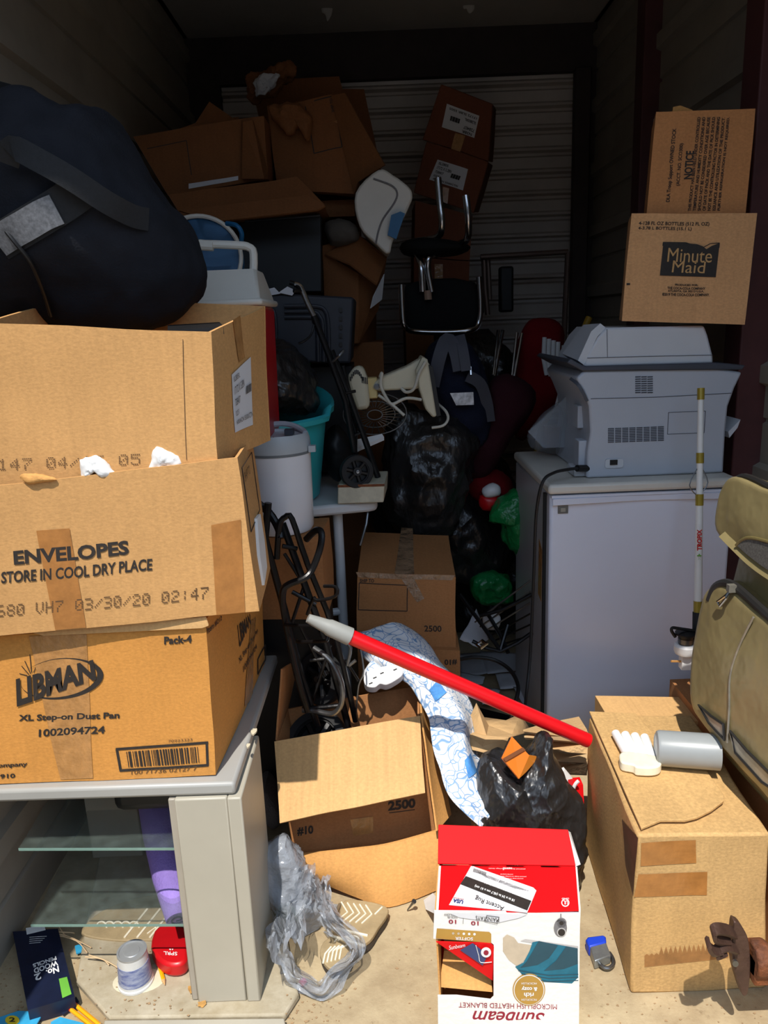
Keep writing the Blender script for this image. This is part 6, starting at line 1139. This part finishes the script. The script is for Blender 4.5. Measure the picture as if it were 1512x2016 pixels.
# white cooler lid
cw = thing('cooler', 'white cooler standing on end with blue latch at the back', 'cooler', P(750, 500, 2.66)); YC = 2.62
out = [P(u, v, YC) for u, v in ((700, 380), (745, 334), (775, 345), (805, 368), (812, 385), (806, 405), (775, 470), (765, 500), (740, 480), (708, 445))]
m = MB(); m.slab(spline(out, 4, True), 0.045, CLB, V((0, 1, 0))); m.build('lid', cw, bevel=0.01); m = MB(); c_ = sum(out, V((0, 0, 0))) / len(out); m.slab([c_ + (q - c_) * 0.95 + V((0, 0.047, 0)) for q in spline(out, 4, True)], 0.16, CLB, V((0, 1, 0))); m.build('body', cw); m = MB(); m.tube([P(735, 352, YC - 0.002), P(770, 365, YC - 0.002), P(782, 380, YC - 0.002), P(776, 400, YC - 0.002), P(755, 430, YC - 0.002), P(745, 455, YC - 0.002), P(740, 480, YC - 0.002)], 0.003, GRY, 8, smooth=4); m.build('seam', cw)
m = MB(); m.slab([P(770, 425, YC - 0.004), P(788, 418, YC - 0.004), P(797, 422, YC - 0.004), P(780, 472, YC - 0.004), P(763, 464, YC - 0.004)], 0.02, BLUEP, V((0, -1, 0))); o = m.build('latch', cw); o['label'] = 'blue latch'
m = MB(); m.inflate([(640, 440), (680, 432), (705, 450), (700, 478), (650, 484)], 2.70, 0.05, 0.05, mat('grey_fabric', (84, 78, 72), 0.9), 0.01, 12, 8); tag(m.build('pale_bundle'), 'dim pale bundle between the screen and the white cooler', 'bundle')
# labelled cartons leaning at the roll-up door
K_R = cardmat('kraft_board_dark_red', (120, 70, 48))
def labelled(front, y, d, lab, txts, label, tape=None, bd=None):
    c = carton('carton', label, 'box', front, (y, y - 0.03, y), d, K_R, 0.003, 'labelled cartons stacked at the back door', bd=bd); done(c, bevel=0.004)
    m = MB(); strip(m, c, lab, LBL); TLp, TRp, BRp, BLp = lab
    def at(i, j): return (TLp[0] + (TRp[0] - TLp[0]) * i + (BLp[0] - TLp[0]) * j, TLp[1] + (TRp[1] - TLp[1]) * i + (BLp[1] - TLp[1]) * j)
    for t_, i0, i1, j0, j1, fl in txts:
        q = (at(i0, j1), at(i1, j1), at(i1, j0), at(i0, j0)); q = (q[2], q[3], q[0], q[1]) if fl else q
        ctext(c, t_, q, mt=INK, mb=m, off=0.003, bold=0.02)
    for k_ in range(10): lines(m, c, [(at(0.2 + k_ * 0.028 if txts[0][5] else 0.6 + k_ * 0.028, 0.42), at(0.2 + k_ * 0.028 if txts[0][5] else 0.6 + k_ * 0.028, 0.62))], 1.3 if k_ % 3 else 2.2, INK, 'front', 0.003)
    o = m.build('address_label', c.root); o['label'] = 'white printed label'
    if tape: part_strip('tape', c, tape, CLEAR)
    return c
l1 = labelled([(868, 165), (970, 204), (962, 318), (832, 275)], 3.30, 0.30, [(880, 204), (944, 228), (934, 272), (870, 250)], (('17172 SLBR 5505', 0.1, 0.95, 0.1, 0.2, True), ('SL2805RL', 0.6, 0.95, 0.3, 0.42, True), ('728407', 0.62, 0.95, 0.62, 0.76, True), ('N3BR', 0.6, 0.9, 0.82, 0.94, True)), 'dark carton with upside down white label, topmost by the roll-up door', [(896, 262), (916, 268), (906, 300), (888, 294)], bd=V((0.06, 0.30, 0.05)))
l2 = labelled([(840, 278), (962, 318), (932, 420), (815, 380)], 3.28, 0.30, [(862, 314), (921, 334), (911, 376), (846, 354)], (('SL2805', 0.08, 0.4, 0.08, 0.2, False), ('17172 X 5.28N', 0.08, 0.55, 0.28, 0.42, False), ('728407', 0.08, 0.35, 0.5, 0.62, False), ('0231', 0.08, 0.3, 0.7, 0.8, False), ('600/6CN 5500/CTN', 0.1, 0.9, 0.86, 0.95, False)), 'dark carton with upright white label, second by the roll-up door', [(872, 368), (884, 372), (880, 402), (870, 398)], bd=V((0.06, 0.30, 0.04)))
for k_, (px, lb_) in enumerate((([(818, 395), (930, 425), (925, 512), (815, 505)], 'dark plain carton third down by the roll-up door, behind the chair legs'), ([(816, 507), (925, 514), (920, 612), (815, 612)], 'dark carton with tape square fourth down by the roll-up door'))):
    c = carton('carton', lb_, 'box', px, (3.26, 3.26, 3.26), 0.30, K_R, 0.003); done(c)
    if k_: part_strip('tape', c, [(856, 520), (872, 520), (872, 552), (856, 554)], CLEAR)
z4 = P(815, 612, 3.26).z; block((0.12, 3.28, 0.002), (0.42, 3.56, z4 - 0.005), 'dark carton stack base behind the upturned chair')
# upside-down chair with chrome legs
ch = thing('chair', 'upturned chair with curved chrome legs at the dark back', 'chair', P(870, 640, 2.7)); YH = 2.70; SEATM = mat('black_vinyl', (12, 12, 13), 0.8, spec=0.2)
def tc_(pts, r=0.0115, mt=CHR, sm=4, nm='leg', par=None): m = MB(); m.tube([P(*p) for p in pts], r, mt, 12, smooth=sm); return m.build(nm, par or ch)
tc_([(862, 350, YH), (866, 400, YH), (870, 440, YH), (862, 466, YH + 0.03), (820, 475, YH + 0.08), (788, 482, YH + 0.12)]); tc_([(917, 385, YH - 0.1), (922, 430, YH - 0.1), (920, 470, YH - 0.06), (900, 482, YH), (860, 500, YH + 0.05)])
tc_([(790, 486, YH + 0.1), (815, 492, YH + 0.05), (828, 520, YH), (832, 574, YH)]); tc_([(855, 500, YH + 0.05), (845, 505, YH), (842, 530, YH), (850, 575, YH)])
tc_([(790, 560, YH - 0.05), (792, 610, YH - 0.05), (796, 640, YH - 0.05), (815, 652, YH - 0.03), (880, 654, YH - 0.02), (925, 650, YH - 0.02), (940, 640, YH), (946, 610, YH), (943, 545, YH)], 0.010, nm='back_frame')
m = MB(); m.inflate([(790, 480), (830, 470), (900, 478), (925, 490), (900, 502), (840, 506), (795, 500)], YH + 0.08, 0.12, 0.12, SEATM, 0.0, 5, 8, 3.0); m.build('seat', ch); m = MB(); m.inflate([(800, 560), (935, 556), (940, 640), (810, 650)], YH + 0.04, 0.02, 0.02, SEATM, 0.0, 5, 8, 4.0); m.build('backrest', ch)
m = MB(); m.tube([P(842, 572, YH), P(843, 590, YH)], 0.013, mat('rubber_tip', (150, 120, 100), 0.6), 10); m.build('rubber_tip', ch)
wk = thing('walker_frame', 'dull metal tube frame standing against the roll-up door', 'frame', P(1030, 700, 3.5))
for pts in ([(952, 500, 3.5), (955, 570, 3.5), (960, 620, 3.5)], [(946, 506, 3.48), (1118, 496, 3.5)], [(1118, 496, 3.5), (1112, 620, 3.5), (1104, 880, 3.5), (1096, 1140, 3.5)], [(960, 512, 3.52), (964, 590, 3.52)]):
    m = MB(); m.tube([P(*p) for p in pts], 0.012, mat('dull_steel', (120, 100, 90), 0.45, 0.6) if 'dull_steel' not in bpy.data.materials else bpy.data.materials['dull_steel'], 10); m.build('tube', wk)
m = MB(); m.box(P(996, 570, 3.45), (0.06, 0.05, 0.19), BPL); tag(m.build('black_speaker', bevel=0.01), 'small black upright box in front of the roll-up door', 'speaker')
# red folding chair and silver legs
REDC = cloth_like('red_canvas', (112, 16, 22)); rc = thing('red_canvas_chair', 'red canvas chair with white stripes beside the printer at the back', 'chair', P(1060, 860, 2.9))
m = MB(); m.inflate([(1030, 650), (1050, 628), (1090, 632), (1108, 660), (1112, 740), (1092, 800), (1050, 850), (1020, 860), (1010, 780), (1015, 700)], 2.95, 0.06, 0.06, REDC, 0.012, 7, 12, 2.4); m.build('seat_cloth', rc)
for k_ in range(4):
    m = MB(); m.tube([P(1072 + k_ * 9, 664 + k_ * 3, 2.885), P(1070 + k_ * 9, 705 + k_ * 4, 2.882), P(1076 + k_ * 8, 738 + k_ * 2, 2.885)], 0.008, WPL, 8); m.build('stripe', rc)
for a, b in (((981, 650), (972, 738)), ((990, 650), (974, 740)), ((1018, 655), (1008, 745)), ((1028, 656), (1012, 747))):
    m = MB(); m.tube([P(*a, 2.86), P(*b, 2.82)], 0.006, CHR, 8); m.build('leg', rc)
m = MB(); m.tube([P(1110, 680, 2.9), P(1106, 760, 2.88), P(1096, 800, 2.86)], 0.008, WPL, 8); m.build('side_tube', rc)
# backpack, maroon cushion
NB = cloth_like('navy_pack_cloth', (24, 28, 44), vs=10); bp_ = thing('backpack', 'navy backpack with a silver tag slumped at the back right of fan', 'backpack', P(900, 900, 2.5)); YB_ = 2.50
m = MB(); m.inflate([(842, 690), (868, 665), (905, 660), (938, 690), (955, 740), (962, 800), (955, 860), (915, 885), (870, 880), (848, 830), (838, 760)], YB_, 0.12, 0.10, NB, 0.016, 8, 14, 2.2); m.build('body', bp_)
m = MB(); ribbon(m, [P(852, 760, YB_ - 0.13), P(866, 700, YB_ - 0.14), P(880, 668, YB_ - 0.12), P(896, 690, YB_ - 0.14), P(905, 730, YB_ - 0.15)], 0.04, mat('pack_strap', (60, 62, 72), 0.7)); ribbon(m, [P(905, 660, YB_ - 0.12), P(912, 690, YB_ - 0.15), P(918, 730, YB_ - 0.16)], 0.03, bpy.data.materials['pack_strap']); m.build('shoulder_strap', bp_)
m = MB(); ribbon(m, [P(920, 740, YB_ - 0.14), P(945, 755, YB_ - 0.12), P(958, 790, YB_ - 0.09), P(964, 830, YB_ - 0.07)], 0.035, bpy.data.materials['pack_strap']); m.build('shoulder_strap', bp_)
m = MB(); m.slab([P(886, 774, YB_ - 0.16), P(932, 772, YB_ - 0.15), P(933, 797, YB_ - 0.15), P(898, 798, YB_ - 0.16)], 0.002, mat('silver_tag', (206, 206, 210), 0.3, 0.2, var=0.5, vs=60)); o = m.build('silver_tag', bp_)
m = MB(); m.tube([P(926, 722, YB_ - 0.14), P(927, 738, YB_ - 0.145)], 0.004, CHR, 6); m.build('zip_puller', bp_)
MARO = cloth_like('maroon_cloth', (52, 20, 28), vs=7); m = MB(); m.inflate([(960, 760), (1000, 736), (1045, 760), (1046, 800), (1010, 860), (960, 930), (930, 940), (905, 925), (915, 890), (945, 850)], 2.55, 0.10, 0.08, MARO, 0.01, 8, 14, 2.4); tag(m.build('maroon_cushion'), 'maroon bolster cushion leaning between backpack and freezer', 'cushion')
m = MB(); m.inflate([(930, 930), (980, 920), (1010, 950), (1005, 985), (950, 990), (920, 965)], 2.55, 0.08, 0.06, REDC, 0.012, 9, 10); tag(m.build('red_cloth'), 'dark red cloth bundle below the maroon cushion', 'cloth')
m = MB(); m.inflate([(950, 962), (970, 950), (985, 958), (984, 975), (955, 978)], 2.45, 0.03, 0.03, WPL, 0.004, 12, 8); m.inflate([(945, 976), (984, 974), (990, 1000), (950, 1004)], 2.46, 0.03, 0.03, REDP, 0.003, 12, 8); tag(m.build('red_cup'), 'small red and white item above the green bags', 'cup')
# fan lying on its side with lamp-like stand
fan = thing('desk_fan', 'cream desk fan lying on its side with cord over black bags', 'fan', P(770, 830, 2.30)); YF = 2.28
m = MB(); prism(m, [(684, 756), (686, 738), (696, 722), (714, 720), (724, 746), (729, 800), (722, 806), (702, 810)], YF - 0.06, YF + 0.06, CREAM, 0.06); mh = m.build('motor_housing', fan, bevel=0.012)
m = MB()
for k_ in range(9): m.box(P(690 + k_ * 3.0, 746 - 14 * math.sin(k_ * 0.39), YF - 0.0605), (0.0034, 0.003, 0.012), BPL)
for k_ in range(4): m.box(P(713 + k_ * 3.4, 748 + k_ * 0.6, YF - 0.0605), (0.0024, 0.003, 0.018), BPL)
m.build('vent_slots', mh)
m = MB(); m.box(P(733, 763, YF), (0.03, 0.05, 0.06), mat('yellowed_plastic', (208, 186, 128), 0.5)); m.build('neck_joint', fan, bevel=0.004)
m = MB(); prism(m, [(732, 765), (738, 752), (752, 742), (800, 722), (835, 702), (846, 718), (838, 760), (820, 766), (745, 770)], YF - 0.03, YF + 0.04, CREAM); arm_ = m.build('arm', fan, bevel=0.006); m = MB(); m.lathe([(0.009, 0), (0.009, 0.004), (0, 0.005)], P(742, 761, YF - 0.031), STL, V((0, -1, 0)), 14); m.build('screw', arm_)
m = MB(); prism(m, [(832, 702), (842, 708), (860, 820), (852, 822), (838, 806), (826, 768), (818, 730)], YF - 0.06, YF + 0.08, CREAM); m.build('base', fan, bevel=0.005)
m = MB(); prism(m, [(842, 718), (852, 722), (868, 818), (860, 820)], YF - 0.05, YF + 0.07, BPL); m.build('base_pad', fan)
m = MB(); ct0 = P(738, 815, YF + 0.02)
for k_ in range(26):
    a = 2 * math.pi * k_ / 26; m.tube([ct0 + V((math.cos(a) * 0.022, -0.02, math.sin(a) * 0.022)), ct0 + V((math.cos(a) * 0.07, -0.012, math.sin(a) * 0.045)), ct0 + V((math.cos(a) * 0.095, 0.01, math.sin(a) * 0.062))], 0.0014, STL, 5, smooth=3)
for s_ in (0.022, 0.06, 0.095): m.tube([ct0 + V((math.cos(t) * s_, -0.02 + 0.3 * (s_ - 0.022), math.sin(t) * s_ * 0.65)) for t in [i * 0.2 for i in range(32)]], 0.002, STL, 6, closed=True)
m.build('wire_guard', fan)
CRD = mat('cream_cord', (196, 192, 178), 0.5)
m = MB(); m.tube([P(748, 742, YF - 0.04), P(752, 735, YF - 0.05), P(750, 760, YF - 0.05), P(765, 790, YF - 0.05), P(775, 795, YF - 0.05), P(800, 784, YF - 0.05), P(830, 787, YF - 0.05)], 0.0045, CRD, 8, smooth=5); m.tube([P(745, 778, YF - 0.04), P(770, 795, YF - 0.05), P(796, 818, YF - 0.06)], 0.0045, CRD, 8, smooth=4); m.tube([P(838, 712, YF - 0.07), P(825, 735, YF - 0.07), P(815, 765, YF - 0.07), P(800, 772, YF - 0.06), P(790, 764, YF - 0.05)], 0.0045, CRD, 8, smooth=5); m.tube([P(862, 795, YF), P(878, 810, YF - 0.03), P(882, 825, YF - 0.04), P(872, 838, YF - 0.05), P(850, 842, YF - 0.05)], 0.004, CRD, 8, smooth=5); m.build('power_cord', fan)
# black bin bags and green bags on the floor at the back
def bag(px, Y, mt, sd_, label, amp=0.02, df=0.11, nm='trash_bag', sc=6, floor=0.004):
    m = MB(); m.inflate(px, Y, df, df, mt, amp, sc, 16, 2.0, sd_, 3, True, 0, 1, floor); return tag(m.build(nm), label, 'trash bag' if nm == 'trash_bag' else 'bag')
bag([(770, 810), (840, 805), (905, 830), (935, 880), (925, 960), (895, 1040), (820, 1060), (765, 1020), (752, 930)], 2.42, TRASH, 11, 'black bin bag below the cream fan, upright in the middle', 0.03)
bag([(745, 960), (830, 930), (930, 960), (985, 1020), (1000, 1100), (950, 1150), (860, 1130), (780, 1100), (740, 1030)], 2.64, TRASH, 12, 'black bin bag directly behind the taped carton', 0.03)
bag([(880, 830), (960, 880), (1010, 960), (1020, 1050), (960, 1080), (900, 1020), (870, 920)], 2.92, TRASH, 13, 'black bin bag behind, under the maroon cushion', 0.03)
bag([(885, 1060), (960, 1060), (1050, 1110), (1060, 1200), (1000, 1250), (900, 1240), (870, 1150)], 2.88, TRASH, 14, 'black bin bag low by the freezer behind the wire rack', 0.03)
bag([(860, 650), (930, 655), (1000, 690), (1020, 760), (980, 850), (880, 850), (840, 760)], 3.1, TRASH, 15, 'black bin bag far back behind the backpack', 0.03, 0.12)
GRB = mat('green_polythene', (22, 130, 66), 0.3, var=0.25, vs=8, bump=0.8, bs=20, bdist=0.02)
bag([(985, 985), (1020, 965), (1050, 955), (1062, 1000), (1058, 1060), (1030, 1095), (1000, 1060), (990, 1020), (968, 1018)], 2.40, GRB, 16, 'green plastic bag wedged beside the freezer', 0.016, 0.07, 'green_bag', 9)
bag([(935, 1140), (970, 1125), (1000, 1140), (1005, 1180), (960, 1190), (935, 1170)], 2.55, GRB, 17, 'second green bag lower down behind the wire rack', 0.022, 0.04, 'green_bag', 9)
# wire rack
wr = thing('wire_rack', 'black folding wire rack on the papers beside the freezer', 'wire rack', P(990, 1275, 2.15))
def tw(pts, r, nm, mt=BLK): m = MB(); m.tube([P(*p) for p in pts], r, mt, 8, smooth=2); m.build(nm, wr)
for k_ in range(6): tw([(935 + k_ * 10, 1225 + k_ * 9, 2.2), (1048, 1140 + k_ * 22, 2.15)], 0.0028, 'wire', STL if k_ < 3 else BLK)
for pts in ([(905, 1170, 2.2), (945, 1225, 2.15), (985, 1280, 2.1)], [(958, 1205, 2.2), (985, 1250, 2.15), (1000, 1285, 2.1)], [(930, 1262, 2.12), (985, 1282, 2.1), (1048, 1245, 2.1)], [(945, 1212, 2.18), (990, 1200, 2.16), (1048, 1170, 2.14)], [(985, 1280, 2.1), (1000, 1230, 2.14)]): tw(pts, 0.006, 'frame_bar')
m = MB(); m.inflate([(952, 1212), (970, 1205), (985, 1215), (982, 1235), (965, 1240), (952, 1230)], 2.22, 0.02, 0.02, WPL, 0.003, 12, 6); tag(m.build('white_pot'), 'white round plastic piece behind the wire rack bars', 'plastic piece')
m = MB(); m.tube([P(940, 1270, 2.10), P(948, 1275, 2.08), P(958, 1268, 2.08), P(950, 1262, 2.1)], 0.006, CHR, 8, closed=True); tag(m.build('caster'), 'little metal caster ring at the foot of the wire rack', 'caster')
